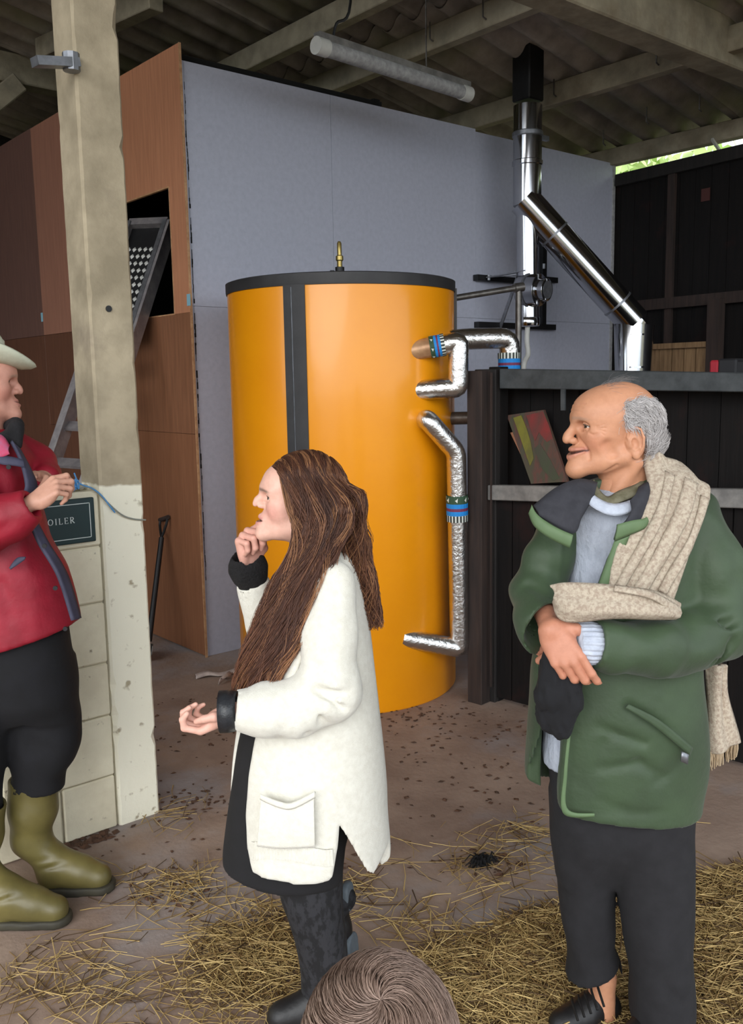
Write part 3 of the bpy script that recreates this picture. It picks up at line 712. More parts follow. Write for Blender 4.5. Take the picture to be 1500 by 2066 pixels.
# small machine lying on the wall rail at the right
mb = T('power_tool', 'small black machine with a red end behind the stall rail', 'machine', onst(1460, 752, -.25))
def mbx(x0, y0, x1, y1, off, dep): 
    a = onst(x0, y0, off); b = onst(x1, y1, off); return B().prism([a, Vector((b.x, b.y, a.z)), Vector((b.x, b.y, b.z)), Vector((a.x, a.y, b.z))], sn*dep)
mb.part(mbx(1432, 727, 1449, 756, -.2, .08), 'red_end', 'red_plastic', bevel=.008)
mb.part(mbx(1449, 724, 1486, 756, -.2, .1), 'body', 'black_plastic', bevel=.008)
mb.part(mbx(1485, 727, 1530, 756, -.21, .07), 'grip', 'black_plastic', bevel=.008)
sh = B().box((-.35, -.12, -.03), (.45, .12, 0)); 
mb_shelf = sh; 
so_ = mb_shelf.build('rail_shelf', MATS['timber_dark'], sf.o, loc=onst(1465, 757, -.27)-sf.loc); so_.rotation_euler = (0, 0, math.atan2(sdv.y, sdv.x))

# ladder into the opening -------------------------------------------------------
LT = at(306, 456, 6.35); LB = at(146, 945, 5.55)
# carry the line down to the floor
dl = (LB-LT); s = LT.z/(LT.z-LB.z); LF = LT+dl*s
ldr = T('loft_ladder', 'grey aluminium ladder frame leaning up into the dark opening', 'ladder', LF)
ax = (LT-LF).normalized(); side = Vector((0.5, -.86, 0)); side = (side-ax*side.dot(ax)).normalized(); nrm = side.cross(ax).normalized()
if nrm.dot(cF) > 0: nrm = -nrm
LW_ = .15; Ltot = (LT-LF).length
for s in (-1, 1):
    r = B(); r.bar(LF+side*LW_*s, LT+side*LW_*s, .022, .11, up=nrm); r.bar(LF+side*(LW_+.0)*s+nrm*.055, LT+side*LW_*s+nrm*.055, .05, .006, up=nrm)
    ldr.part(r, 'side_rail', 'aluminium')
k = .22
while k < Ltot-.95:
    c = LF+ax*k; ldr.part(B().bar(c-side*LW_, c+side*LW_, .07, .02, up=(nrm*.75+cU*.5)), 'tread', 'aluminium'); k += .25
pc = LT-ax*.45
ldr.part(B().bar(pc-ax*.42, pc+ax*.44, LW_*2-.02, .02, up=nrm), 'panel', 'black_steel')
ldr.part(B().bar(LT-side*LW_, LT+side*LW_, .05, .11, up=nrm), 'head_bar', 'aluminium')
eg = B()
for i in range(6):
    for j in range(12):
        c = pc+nrm*.012+side*((i-2.5)*.043)+ax*((j-6.4)*.055)
        V = [c+side*.017, c+ax*.02, c-side*.017, c-ax*.02, c+nrm*.014]; eg.add(V, [(0, 1, 4), (1, 2, 4), (2, 3, 4), (3, 0, 4)])
eo = ldr.part(eg, 'studs', 'white_plastic'); eo['kind'] = 'stuff'
for s in (-1, 1): ldr.part(B().bar(pc+side*(LW_-.01)*s-ax*.5+nrm*.06, pc+side*(LW_-.01)*s+ax*.45+nrm*.06, .03, .012, up=nrm), 'edge_trim', 'zinc')

# shovel leaning on the plywood wall
def onbw(px, py, off=.0): return onx(px, py, XC-.014-off)
s0 = onbw(331, 1046, .02); s2 = onbw(300, 1300, .28); s1 = s0.lerp(s2, .22)
svl = T('shovel', 'dark D-handled shovel leaning against the plywood wall by the post', 'shovel', (s2.x, s2.y, 0))
dr = (s2-s0).normalized(); sd_ = dr.cross(Vector((1, 0, 0))).normalized()
sh = s0+dr*.13
svl.part(B().tube([sh, s2-dr*.02], [.017, .019], 12), 'shaft', 'black_steel', smooth=True)
hd = B(); hd.tube(smooth_path([sh, sh-dr*.03+sd_*.02, s0+sd_*.05+dr*.04, s0+sd_*.052]), .009, 8); hd.tube(smooth_path([sh, sh-dr*.03-sd_*.02, s0-sd_*.05+dr*.04, s0-sd_*.052]), .009, 8)
svl.part(hd, 'fork', 'black_steel', smooth=True)
svl.part(B().tube([s0-sd_*.062, s0+sd_*.062], .014, 10), 'grip', 'timber_brown', smooth=True)
t_ = s2.z/(-dr.z) if dr.z < 0 else .3
tip = s2+dr*t_
bd = B(); V = []; F = []
for i in range(7):
    u = i/6; c = s2.lerp(tip, u); w_ = .10*(1 if u < .7 else (1-(u-.7)/.3*.75))
    for j in range(5):
        v = (j-2)/2; V.append(c+sd_*w_*v+Vector((-.025*(v*v)+.01, 0, 0)))
for i in range(6):
    for j in range(4): F.append((i*5+j, i*5+j+1, i*5+j+6, i*5+j+5))
bld = svl.part(bd.add(V, F), 'blade', 'dull_steel', smooth=True); md = bld.modifiers.new('thick', 'SOLIDIFY'); md.thickness = .004

# fluorescent tube under the purlins
fa_, fb_ = at(640, 92, 5.2), at(945, 190, 6.3)
fa_.z = fb_.z = (fa_.z+fb_.z)/2
fb_ = onax(945, 190, 2, fa_.z)
fa_ = onax(640, 92, 2, fa_.z)
ft = T('strip_light', 'unlit tubular strip light fitting hanging under the roof purlins', 'lamp', (fa_+fb_)/2)
ft.part(B().tube([fa_, fb_], .042, 20), 'diffuser', 'grey_edge', smooth=True)
dv = (fb_-fa_).normalized()
ft.part(B().bar(fa_+cU*.05, fb_+cU*.05, .05, .04), 'housing', 'galv_rail')
for p in (fa_, fb_-dv*.06): ft.part(B().tube([p-dv*.01, p+dv*.07], .047, 20), 'end_cap', 'white_plastic', smooth=True)
q = fa_+dv*.12+cU*.05; ft.part(B().tube(smooth_path([q, q+cU*.09+cR*.02, q+cU*.2+cR*.10, q+cU*(zroof(q.x)-q.z)+cR*.1]), .008, 6), 'cable', 'black_steel')
q2 = fb_-dv*.4+cU*.05; ft.part(B().tube([q2, Vector((q2.x, q2.y, zroof(q2.x)))], .005, 6), 'hanger', 'dull_steel')

# ------------------------------------------------------------------ hedge outside
M('leaf', rgb(222, 230, 176), rgb(158, 190, 100), 1.5, .6); M('bark', rgb(92, 78, 60), rgb(66, 56, 44), 8, .9)
def tree(loc, r, h, label):
    o = thing('leafy_tree', label, 'tree', loc, 'trees beyond the eaves')
    B().tube([(0, 0, 0), (.05, 0, h*.5), (0, .1, h)], [.12, .09, .03], 8).build('trunk', MATS['bark'], o)
    n = 2600; c = RNG.normal(size=(n, 3)); c /= np.linalg.norm(c, axis=1)[:, None]; c *= (RNG.random((n, 1))**.45)*np.array([r, r, h*.42]); c[:, 2] += h*.62
    a = RNG.normal(size=(n, 3)); a /= np.linalg.norm(a, axis=1)[:, None]; b = np.cross(a, RNG.normal(size=(n, 3))); b /= np.linalg.norm(b, axis=1)[:, None]
    s = .10+.07*RNG.random((n, 1)); V = np.stack([c-a*s, c+b*s*.45, c+a*s, c-b*s*.45], 1).reshape(-1, 3)
    f = mesh_obj('foliage', V, [(4*i, 4*i+1, 4*i+2, 4*i+3) for i in range(n)], MATS['leaf'], o); f['kind'] = 'stuff'
for i, nm in enumerate(('leftmost', 'middle', 'rightmost')):
    p = Vector((XE+3.4, YC+2.2, 0))+wd*(4.3*i); p.z = 0
    tree(p, 1.75, 5.3+.4*(i % 2), nm+' of the three pale green trees seen through the eaves gap')
# ================================================================== sculpting tools (distance fields -> meshes)
f4 = np.float32
def smin(a, b, k):
    if k <= 0: return np.minimum(a, b)
    h = np.clip(.5+.5*(b-a)/k, 0, 1); return b+(a-b)*h-k*h*(1-h)
def smax(a, b, k): return -smin(-a, -b, k)
class Grid:
    def __init__(s, lo, hi, h):
        s.lo = np.array(lo, float); s.h = h; s.n = np.ceil((np.array(hi)-s.lo)/h).astype(int)+1
        s.ax = [(s.lo[i]+h*np.arange(s.n[i])).astype(f4) for i in range(3)]
        s.d = np.full(tuple(s.n), .5, f4)
    def sl(s, lo, hi, m):
        i0 = np.clip(np.floor((np.array(lo)-m-s.lo)/s.h).astype(int), 0, s.n); i1 = np.clip(np.ceil((np.array(hi)+m-s.lo)/s.h).astype(int)+1, 0, s.n)
        if np.any(i1 <= i0): return None, None
        S = tuple(slice(a, b) for a, b in zip(i0, i1))
        return S, (s.ax[0][S[0]][:, None, None], s.ax[1][S[1]][None, :, None], s.ax[2][S[2]][None, None, :])
    def op(s, fn, lo, hi, k=.01, mode='u'):
        S, X = s.sl(lo, hi, k+3*s.h+.004)
        if S is None: return s
        b = fn(*X); a = s.d[S]
        s.d[S] = smin(a, b, k) if mode == 'u' else smax(a, -b, k) if mode == 's' else smax(a, b, k)
        return s
    def cap(s, a, b, ra, rb=None, k=.01, mode='u'):
        a = np.array(a, f4); b = np.array(b, f4); rb = ra if rb is None else rb; v = b-a; L2 = max(float(v@v), 1e-9)
        def fn(X, Y, Z):
            t = np.clip(((X-a[0])*v[0]+(Y-a[1])*v[1]+(Z-a[2])*v[2])/L2, 0, 1)
            return np.sqrt((X-a[0]-t*v[0])**2+(Y-a[1]-t*v[1])**2+(Z-a[2]-t*v[2])**2)-(ra+(rb-ra)*t)
        m = max(ra, rb); return s.op(fn, np.minimum(a, b)-m, np.maximum(a, b)+m, k, mode)
    def chain(s, P, R, k=.01, k0=None, mode='u'):
        """limb: neighbouring capsules merge into one another first"""
        P = [np.array(p, f4) for p in P]; R = [R]*len(P) if not hasattr(R, '__len__') else R; m = max(R)
        lo = np.min(P, 0)-m; hi = np.max(P, 0)+m
        def fn(X, Y, Z):
            d = None
            for i in range(len(P)-1):
                a, v = P[i], P[i+1]-P[i]; L2 = max(float(v@v), 1e-9)
                t = np.clip(((X-a[0])*v[0]+(Y-a[1])*v[1]+(Z-a[2])*v[2])/L2, 0, 1)
                e = np.sqrt((X-a[0]-t*v[0])**2+(Y-a[1]-t*v[1])**2+(Z-a[2]-t*v[2])**2)-(R[i]+(R[i+1]-R[i])*t)
                d = e if d is None else smin(d, e, k0 if k0 is not None else R[i+1]*.5)
            return d
        return s.op(fn, lo, hi, k, mode)
    def ell(s, c, r, k=.01, mode='u', R=None):
        c = np.array(c, f4); r = np.array(r, f4); R = np.eye(3) if R is None else np.array(R)
        ext = np.sqrt(((R*r)**2).sum(1))
        def fn(X, Y, Z):
            x, y, z = X-c[0], Y-c[1], Z-c[2]
            q = [x*R[0, i]+y*R[1, i]+z*R[2, i] for i in range(3)]
            k0 = np.sqrt((q[0]/r[0])**2+(q[1]/r[1])**2+(q[2]/r[2])**2); k1 = np.sqrt((q[0]/r[0]**2)**2+(q[1]/r[1]**2)**2+(q[2]/r[2]**2)**2)+1e-6
            return k0*(k0-1)/k1
        return s.op(fn, c-ext, c+ext, k, mode)
    def loft(s, sec, k=.02, mode='u', grow=0, pw=2.3):
        """upright body of elliptical sections (z, cx, cy, rx, ry)"""
        sec = sorted(sec); A = np.array(sec, float); z = A[:, 0]
        m = np.max(A[:, 3:])+grow
        def fn(X, Y, Z):
            zz = np.clip(Z.ravel(), z[0], z[-1])
            g = lambda i: pchip(z, A[:, i], zz).astype(f4)[None, None, :]
            cx, cy, rx, ry = g(1), g(2), g(3)+grow, g(4)+grow
            q = (np.abs((X-cx)/rx)**pw+np.abs((Y-cy)/ry)**pw)**(1/pw)
            d = (q-1)*np.minimum(rx, ry)
            return np.maximum(d, np.maximum(z[0]-grow-Z, Z-z[-1]-grow))
        lo = (A[:, 1].min()-m, A[:, 2].min()-m, z[0]-grow); hi = (A[:, 1].max()+m, A[:, 2].max()+m, z[-1]+grow)
        return s.op(fn, lo, hi, k, mode)
    def poly(s, P, mode='i', k=.004, ylo=-9, yhi=9):
        """cut with an outline in the x-z plane ('i' keep inside, 's' remove), for ylo<y<yhi"""
        P = np.array([(p[0], p[2]) for p in P]); X = s.ax[0][:, None].astype(float); Z = s.ax[2][None, :].astype(float)
        d = np.full((len(s.ax[0]), len(s.ax[2])), 1e9); ins = np.zeros_like(d, bool); n = len(P)
        for i in range(n):
            a, b = P[i], P[(i+1) % n]; v = b-a; t = np.clip(((X-a[0])*v[0]+(Z-a[1])*v[1])/max(v@v, 1e-9), 0, 1)
            d = np.minimum(d, (X-a[0]-t*v[0])**2+(Z-a[1]-t*v[1])**2)
            c = ((a[1] <= Z) != (b[1] <= Z))
            with np.errstate(divide='ignore', invalid='ignore'): xi = a[0]+(Z-a[1])*v[0]/(v[1] if v[1] else 1e-9)
            ins ^= c & (X < xi)
        d = (np.sqrt(d)*np.where(ins, -1, 1)).astype(f4)[:, None, :]
        y = s.ax[1][None, :, None]
        slab = np.maximum(ylo-y, y-yhi)
        if mode == 's': s.d = smax(s.d, -np.maximum(d, slab), k)
        else: s.d = np.where(slab < 0, smax(s.d, np.broadcast_to(d, s.d.shape), k), s.d)
        return s
    def noise(s, amp, freq, seed=0, st=(1, 1, 1), ridged=False):
        r = np.random.default_rng(seed); X, Y, Z = s.ax[0][:, None, None], s.ax[1][None, :, None], s.ax[2][None, None, :]
        t = 0
        for i in range(5):
            v = r.normal(size=3)*np.array(st); v = v/np.linalg.norm(r.normal(size=3))*freq*(.6+.5*i); p = r.random(3)*6.28
            w = np.sin(X*v[0]+Y*v[1]+Z*v[2]+p[0]+1.2*np.sin(X*v[1]*.7-Z*v[0]*.6+p[1])); t = t+(w if not ridged else 1-2*np.abs(w))/(1+.5*i)
        s.d = s.d+(amp*t/2).astype(f4); return s
    def shell(s, th): s.d = np.maximum(s.d, -(s.d+th)); return s
    def mesh(s):
        """naive surface nets"""
        d = s.d; I = d < 0; nx, ny, nz = d.shape
        c = np.zeros((nx-1, ny-1, nz-1), np.int8)
        for i in (0, 1):
            for j in (0, 1):
                for k in (0, 1): c += I[i:nx-1+i, j:ny-1+j, k:nz-1+k]
        act = np.argwhere((c > 0) & (c < 8)); idx = -np.ones(c.shape, np.int64); idx[tuple(act.T)] = np.arange(len(act))
        P = np.zeros((len(act), 3)); N = np.zeros(len(act)); a0 = act
        cor = [(i, j, k) for i in (0, 1) for j in (0, 1) for k in (0, 1)]
        val = {q: d[a0[:, 0]+q[0], a0[:, 1]+q[1], a0[:, 2]+q[2]].astype(float) for q in cor}
        for q in cor:
            for a in range(3):
                if q[a] == 0:
                    r = list(q); r[a] = 1; r = tuple(r); u, v = val[q], val[r]; m = (u < 0) != (v < 0)
                    t = np.where(m, u/np.where(m, u-v, 1), 0); p = np.array(q, float)[None, :].repeat(len(act), 0); p[:, a] += t
                    P[m] += p[m]; N += m
        V = (P/np.maximum(N, 1)[:, None]+a0)*s.h+s.lo
        F = []
        for a in range(3):
            b, e = [(1, 2), (2, 0), (0, 1)][a]
            A = [slice(0, -1) if ax == a else slice(1, -1) for ax in range(3)]; B_ = list(A); B_[a] = slice(1, None)
            u, v = I[tuple(A)], I[tuple(B_)]
            for m, flip in ((u & ~v, False), (~u & v, True)):
                q = np.argwhere(m); 
                if not len(q): continue
                for ax in (b, e): q[:, ax] += 1
                def id_(db, de):
                    w = q.copy(); w[:, b] += db; w[:, e] += de; return idx[w[:, 0], w[:, 1], w[:, 2]]
                f = np.stack([id_(-1, -1), id_(0, -1), id_(0, 0), id_(-1, 0)], 1)
                F.append(f[:, ::-1] if flip else f)
        F = np.concatenate(F) if F else np.zeros((0, 4), int)
        F = F[(F >= 0).all(1)]
        return V, F
def pchip(x, y, q):
    h = np.diff(x); dl = np.diff(y)/h; m = np.zeros_like(y)
    m[0], m[-1] = dl[0], dl[-1]
    for i in range(1, len(x)-1):
        m[i] = 0 if dl[i-1]*dl[i] <= 0 else 2*dl[i-1]*dl[i]/(dl[i-1]+dl[i])
    i = np.clip(np.searchsorted(x, q)-1, 0, len(x)-2); t = (q-x[i])/h[i]
    return (2*t**3-3*t**2+1)*y[i]+(t**3-2*t**2+t)*h[i]*m[i]+(-2*t**3+3*t**2)*y[i+1]+(t**3-t**2)*h[i]*m[i+1]
class Frame:
    """a grid seen through a local frame (for heads and hands)"""
    def __init__(s, g, o, R, sc=1): s.g = g; s.o = np.array(o, float); s.R = np.array(R, float); s.s = sc
    def w(s, p): return s.o+s.R@(np.array(p, float)*s.s)
    def cap(s, a, b, ra, rb=None, k=.01, mode='u'): s.g.cap(s.w(a), s.w(b), ra*s.s, None if rb is None else rb*s.s, k*s.s, mode)
    def chain(s, P, R, k=.01, mode='u', k0=None): s.g.chain([s.w(p) for p in P], [r*s.s for r in (R if hasattr(R, '__len__') else [R]*len(P))], k*s.s, None if k0 is None else k0*s.s, mode)
    def ell(s, c, r, k=.01, mode='u', rot=None): s.g.ell(s.w(c), np.array(r)*s.s, k*s.s, mode, s.R if rot is None else s.R@np.array(rot))
    def at(s, p):
        i = np.round((s.w(p)-s.g.lo)/s.g.h).astype(int); i = np.clip(i, 0, s.g.n-1); return s.g.d[tuple(i)]
    def inv(s, V): return (V-s.o)@s.R/s.s
def rotm(ax, deg):
    return np.array(Matrix.Rotation(math.radians(deg), 3, ax))
def facing(yaw, pitch=0, roll=0, right=False):
    """columns forward, lateral (towards the camera side), up"""
    y = math.radians(yaw); f = np.array([(1 if right else -1)*math.cos(y), -math.sin(y), 0]); u = np.array([0, 0, 1.])
    p = math.radians(pitch); f2 = f*math.cos(p)+u*math.sin(p); u2 = u*math.cos(p)-f*math.sin(p)
    l = np.cross(u2, f2); l = l if l[1] < 0 else -l
    r = math.radians(roll); l2 = l*math.cos(r)+u2*math.sin(r); u3 = u2*math.cos(r)-l*math.sin(r)
    return np.stack([f2, l2, u3], 1)
def join(pieces):
    V = []; F = []; n = 0
    for v, f in pieces: V.append(v); F.append(np.asarray(f)+n); n += len(v)
    return np.concatenate(V), np.concatenate(F)
def np_mesh(name, V, F, mat, parent=None, loc=(0, 0, 0), col=None, smooth=True):
    F = np.asarray(F); me = bpy.data.meshes.new(name); k = F.shape[1]
    me.vertices.add(len(V)); me.vertices.foreach_set('co', np.asarray(V, f4).ravel())
    me.loops.add(F.size); me.loops.foreach_set('vertex_index', F.ravel().astype(np.int32))
    me.polygons.add(len(F)); me.polygons.foreach_set('loop_start', np.arange(0, F.size, k, dtype=np.int32))
    me.update(calc_edges=True); me.validate()
    if col is not None:
        a = me.attributes.new('col', 'FLOAT_COLOR', 'POINT'); c = np.ones((len(V), 4), f4); c[:, :3] = col; a.data.foreach_set('color', c.ravel())
    return link(name, me, mat, parent, loc, smooth)
def relax(V, F, n=1, w=.5):
    """one or two passes of smoothing"""
    for _ in range(n):
        S = np.zeros_like(V); C = np.zeros(len(V))
        for i in range(4):
            a, b = F[:, i], F[:, (i+1) % 4]
            for d in range(3): S[:, d] += np.bincount(a, V[b, d], len(V))+np.bincount(b, V[a, d], len(V))
            C += np.bincount(a, minlength=len(V))+np.bincount(b, minlength=len(V))
        V = V*(1-w)+w*S/np.maximum(C, 1)[:, None]
    return V
def blob(p, c, r): return np.exp(-(((p-np.array(c))/np.array(r))**2).sum(1))
def mixc(c, t, k): return c*(1-k[:, None])+np.array(t)[None, :]*k[:, None]
def strands(P, r0, r1, sides=3):
    """P: (n strands, m points, 3) -> thin tapering tubes as one mesh; returns V, F, strand index per vertex"""
    P = np.asarray(P); n, m, _ = P.shape; T = np.gradient(P, axis=1); T /= np.linalg.norm(T, axis=2, keepdims=True)+1e-9
    ref = np.tile(np.array([.31, .9, .29]), (n, m, 1)); u = np.cross(T, ref); u /= np.linalg.norm(u, axis=2, keepdims=True)+1e-9; v = np.cross(T, u)
    r = (np.asarray(r0).reshape(-1, 1, 1)+(np.asarray(r1)-np.asarray(r0)).reshape(-1, 1, 1)*np.linspace(0, 1, m)[None, :, None])
    V = np.stack([P+r*(u*math.cos(2*math.pi*j/sides)+v*math.sin(2*math.pi*j/sides)) for j in range(sides)], 2).reshape(-1, 3)
    b = (np.arange(n)[:, None, None]*m+np.arange(m-1)[None, :, None])*sides; j = np.arange(sides)[None, None, :]
    F = np.stack([b+j, b+(j+1) % sides, b+sides+(j+1) % sides, b+sides+j], -1).reshape(-1, 4)
    return V, F, np.repeat(np.arange(n), m*sides)
def cr_np(P, m):
    """Catmull-Rom resample of (k,3) points to m points"""
    P = np.asarray(P, float); k = len(P); t = np.linspace(0, k-1, m); i = np.clip(t.astype(int), 0, k-2); u = (t-i)[:, None]
    g = lambda j: P[np.clip(j, 0, k-1)]
    a, b, c, d = g(i-1), g(i), g(i+1), g(i+2)
    return .5*(2*b+(c-a)*u+(2*a-5*b+4*c-d)*u**2+(3*b-a-3*c+d)*u**3)
def ribbon(top, bot, th, nu=40, nv=8, bulge=0, wave=0, wf=3, out=(0, -1, 0), seed=0):
    """cloth strip between two edge lines, with thickness, bulge and long folds"""
    A = cr_np(top, nu); Bt = cr_np(bot, nu); v = np.linspace(0, 1, nv)[None, :, None]; S = A[:, None, :]*(1-v)+Bt[:, None, :]*v
    out = np.array(out, float); r = np.random.default_rng(seed)
    u = np.linspace(0, 1, nu)[:, None]; vv = v[:, :, 0]
    h = bulge*np.sin(np.pi*vv)+wave*np.sin(wf*2*np.pi*vv+r.random()*6+.9*np.sin(5*u+r.random()*6))*np.ones_like(u)
    S = S+out*h[:, :, None]
    du = np.gradient(S, axis=0); dv = np.gradient(S, axis=1); n = np.cross(du, dv); n /= np.linalg.norm(n, axis=2, keepdims=True)+1e-9
    if (n@out).mean() < 0: n = -n
    V = np.concatenate([(S+n*th/2).reshape(-1, 3), (S-n*th/2).reshape(-1, 3)]); o = nu*nv; F = []
    for i in range(nu-1):
        for j in range(nv-1):
            a = i*nv+j; F += [(a, a+1, a+nv+1, a+nv), (o+a, o+a+nv, o+a+nv+1, o+a+1)]
    ring = [(i, 0) for i in range(nu)]+[(nu-1, j) for j in range(1, nv)]+[(i, nv-1) for i in range(nu-2, -1, -1)]+[(0, j) for j in range(nv-2, 0, -1)]
    ids = [i*nv+j for i, j in ring]
    for a, b in zip(ids, ids[1:]+ids[:1]): F.append((a, b, o+b, o+a))
    return V, np.array(F)

# ---------------------------------------------------------------- anatomy
def head(f, p, neck):
    """f: Frame (x forward, y lateral, z up, origin at mid head). p: proportions"""
    q = dict(skull=(.098, .076, .085), fore=.040, face=(.052, .055, .076), fx=.030, brow=.014, nose=(.116, -.034), nr=.0115, nasion=.092, lip=.1085, lipz=-.066, lipr=.0055, chin=(.100, -.103), chinr=.021, jaw=.050, cheek=.026, ear=1.0, open=.003, smile=.004, old=0, ex=.0625, ez=.0, mw=.0225, ala=1.0, earx=-.042)
    q.update(p)
    def lat(x, z, s):
        """sideways position of the surface at (x, z)"""
        for y in np.linspace(.11, .0, 140):
            if f.at((x, s*y, z)) < 0: return s*y
        return 0.0
    def front(y, z):
        for x in np.linspace(.15, .03, 160):
            if f.at((x, y, z)) < 0: return x
        return .05
    f.ell((-.012, 0, .02), q['skull'], .01)
    f.ell((q['fore'], 0, .03), (.058, .060, .052), .03)
    f.ell((q['fx'], 0, -.04), q['face'], .03)
    for s in (-1, 1):
        f.cap((-.014, s*q['jaw'], -.074), (q['chin'][0]-.014, s*.013, q['chin'][1]), .021, q['chinr']*.8, .03)
        f.ell((.046, s*.041, -.027), (.025, .020, q['cheek']), .025)
        f.cap((q['nasion']-.007, s*.010, .018), (.062, s*.046, .017), .010, .009, q['brow'])
    f.ell((q['chin'][0]-q['chinr']+.002, 0, q['chin'][1]), (q['chinr'],)*3, .02)
    f.ell((q['lip']-.026, 0, q['lipz']), (.022, .027, .023), .02)
    for s in (-1, 1): f.ell((.087, s*.032, q['ez']), (.020, .0185, .0125), .010, 's')
    nx, nz = q['nose']
    f.cap((q['nasion']-.008, 0, .010), (nx-.012, 0, nz+.013), .0075, .0085, .012)
    f.cap((nx-.018, 0, nz+.012), (nx-q['nr'], 0, nz+.002), .009, q['nr'], .010)
    for s in (-1, 1):
        f.ell((nx-.024, s*.0125*q['ala'], nz-.001), (.0115, .0070*q['ala'], .0085*q['ala']), .006)
        f.chain([(nx-.037, s*.020, nz-.002), (nx-.034, s*.0185*q['ala'], nz+.009), (nx-.024, s*.0165*q['ala'], nz+.011)], [.0008, .0010, .0008], .005, 's')
        f.ell((nx-.018, s*.0062, nz-.0112), (.0052, .0028, .004), .003, 's')
    ex, ez = q['ex'], q['ez']
    for s in (-1, 1):
        f.ell((ex, s*.0315, ez), (.0128,)*3, .0015)
        f.chain([(ex-.0035, s*.0450, ez-.0015), (ex+.0085, s*.0385, ez+.0068), (ex+.0130, s*.0300, ez+.0076), (ex+.0105, s*.0205, ez+.0015)], [.0028, .0031, .0031, .0026], .003)
        f.chain([(ex-.0035, s*.0450, ez-.0025), (ex+.0085, s*.0380, ez-.0070), (ex+.0122, s*.0300, ez-.0082), (ex+.0105, s*.0205, ez-.0010)], [.0024, .0026, .0026, .0022], .004)
    lx, lz, r, sm, op = q['lip'], q['lipz'], q['lipr'], q['smile'], q['open']
    mw = q['mw']; ys = (0, mw*.27, mw*.62, mw)
    up = [(front(y, lz+.006+op)-r*.30, y, lz+.0055+op-.0042*(y/mw)**2+sm*(y/mw)**2) for y in ys]
    dn = [(front(y, lz-.007-op)-r*.25, y, lz-.0065-op+(.0050+op)*(y/mw)**2+sm*(y/mw)**2) for y in ys]
    for s in (-1, 1):
        f.chain([(x, s*y, z) for x, y, z in up], [r, r, r*.8, r*.35], .005)
        f.chain([(x, s*y, z) for x, y, z in dn], [r*1.1, r*1.1, r*.9, r*.35], .005)
    slit = [(front(y, lz+sm*(y/mw)**2)-.0005, y, lz-.0005+sm*(y/mw)**2) for y in (0, mw*.27, mw*.62, mw*.93, mw*1.12)]
    for s in (-1, 1): f.chain([(x, s*y, z) for x, y, z in slit], [op+.0008, op+.0007, op*.75+.0007, op*.3+.0008, .0008], .002, 's')
    if q['old']:
        for s in (-1, 1):
            P_ = [(x, lat(x, z, s), z) for x, z in ((nx-.036, nz+.004), (nx-.046, lz+.020), (nx-.054, lz+.004), (nx-.056, lz-.012))]
            f.chain(P_, [.0010, .0013, .0012, .0005], .009, 's')
            for zz, dx in ((.006, .016), (-.001, .020), (-.008, .020), (-.015, .018)):
                P_ = [(x, lat(x, z, s)+s*.0004, z) for x, z in ((ex-.008, ez+zz*.35-.001), (ex-.008-dx*.5, ez+zz*.75-.002), (ex-.008-dx, ez+zz*1.3-.001))]
                f.chain(P_, [.0012, .0012, .0006], .0025, 's')
            P_ = [(x, lat(x, z, s), z) for x, z in ((ex+.006, ez-.015), (ex-.002, ez-.019), (ex-.012, ez-.015))]; f.chain(P_, .0014, .004, 's')
            P_ = [(x, lat(x, z, s)+s*.004, z) for x, z in ((.036, -.045), (.022, -.066))]; f.chain(P_, [.010, .008], .016, 's')
            P_ = [(x, lat(x, z, s)+s*.0006, z) for x, z in ((.010, -.094), (.030, -.108))]; f.chain(P_, [.0015, .001], .010, 's')
        for z in (.036, .046, .056):
            P_ = [(front(y, z+.002*math.sin(y*90)), y, z+.002*math.sin(y*90)) for y in np.linspace(-.040, .040, 9)]; f.chain(P_, .0008, .003, 's')
    for s in (-1, 1):
        e = q['ear']; R1 = rotm('Z', -16*s)@rotm('Y', 10)
        c = np.array((q['earx'], lat(q['earx'], -.03, s)+s*.009, -.036))
        W = lambda v: c+R1@(np.array(v)*e*np.array((1, s, 1)))
        f.ell(c, (.020*e, .0080, .034*e), .004, 'u', R1); f.cap(c+np.array((.006, -s*.012, .0)), c+np.array((.004, -s*.002, .0)), .013, .012, .006)
        f.chain([W(v) for v in ((.010, .004, -.002), (.014, .005, .012), (.010, .0065, .025), (-.002, .008, .0325), (-.014, .009, .024), (-.0185, .009, .006), (-.015, .008, -.012), (-.006, .005, -.026))], [.0028, .0030, .0033, .0036, .0036, .0034, .0030, .0028], .003)
        f.chain([W(v) for v in ((.002, .004, .020), (-.008, .005, .014), (-.011, .005, .0), (-.007, .005, -.014), (.003, .004, -.018))], .0026, .003)
        f.ell(W((.002, .002, -.029)), (.0085*e, .006, .0095*e), .004)
        f.ell(W((.001, .0085, -.004)), (.0075*e, .007, .0125*e), .003, 's', R1); f.ell(W((-.0125, .0085, .012)), (.0022*e, .004, .014*e), .002, 's', R1)
        f.ell(W((.0115, .004, -.006)), (.0042, .0042, .0065), .005)
    f.chain(neck[0], neck[1], .028)
    return q
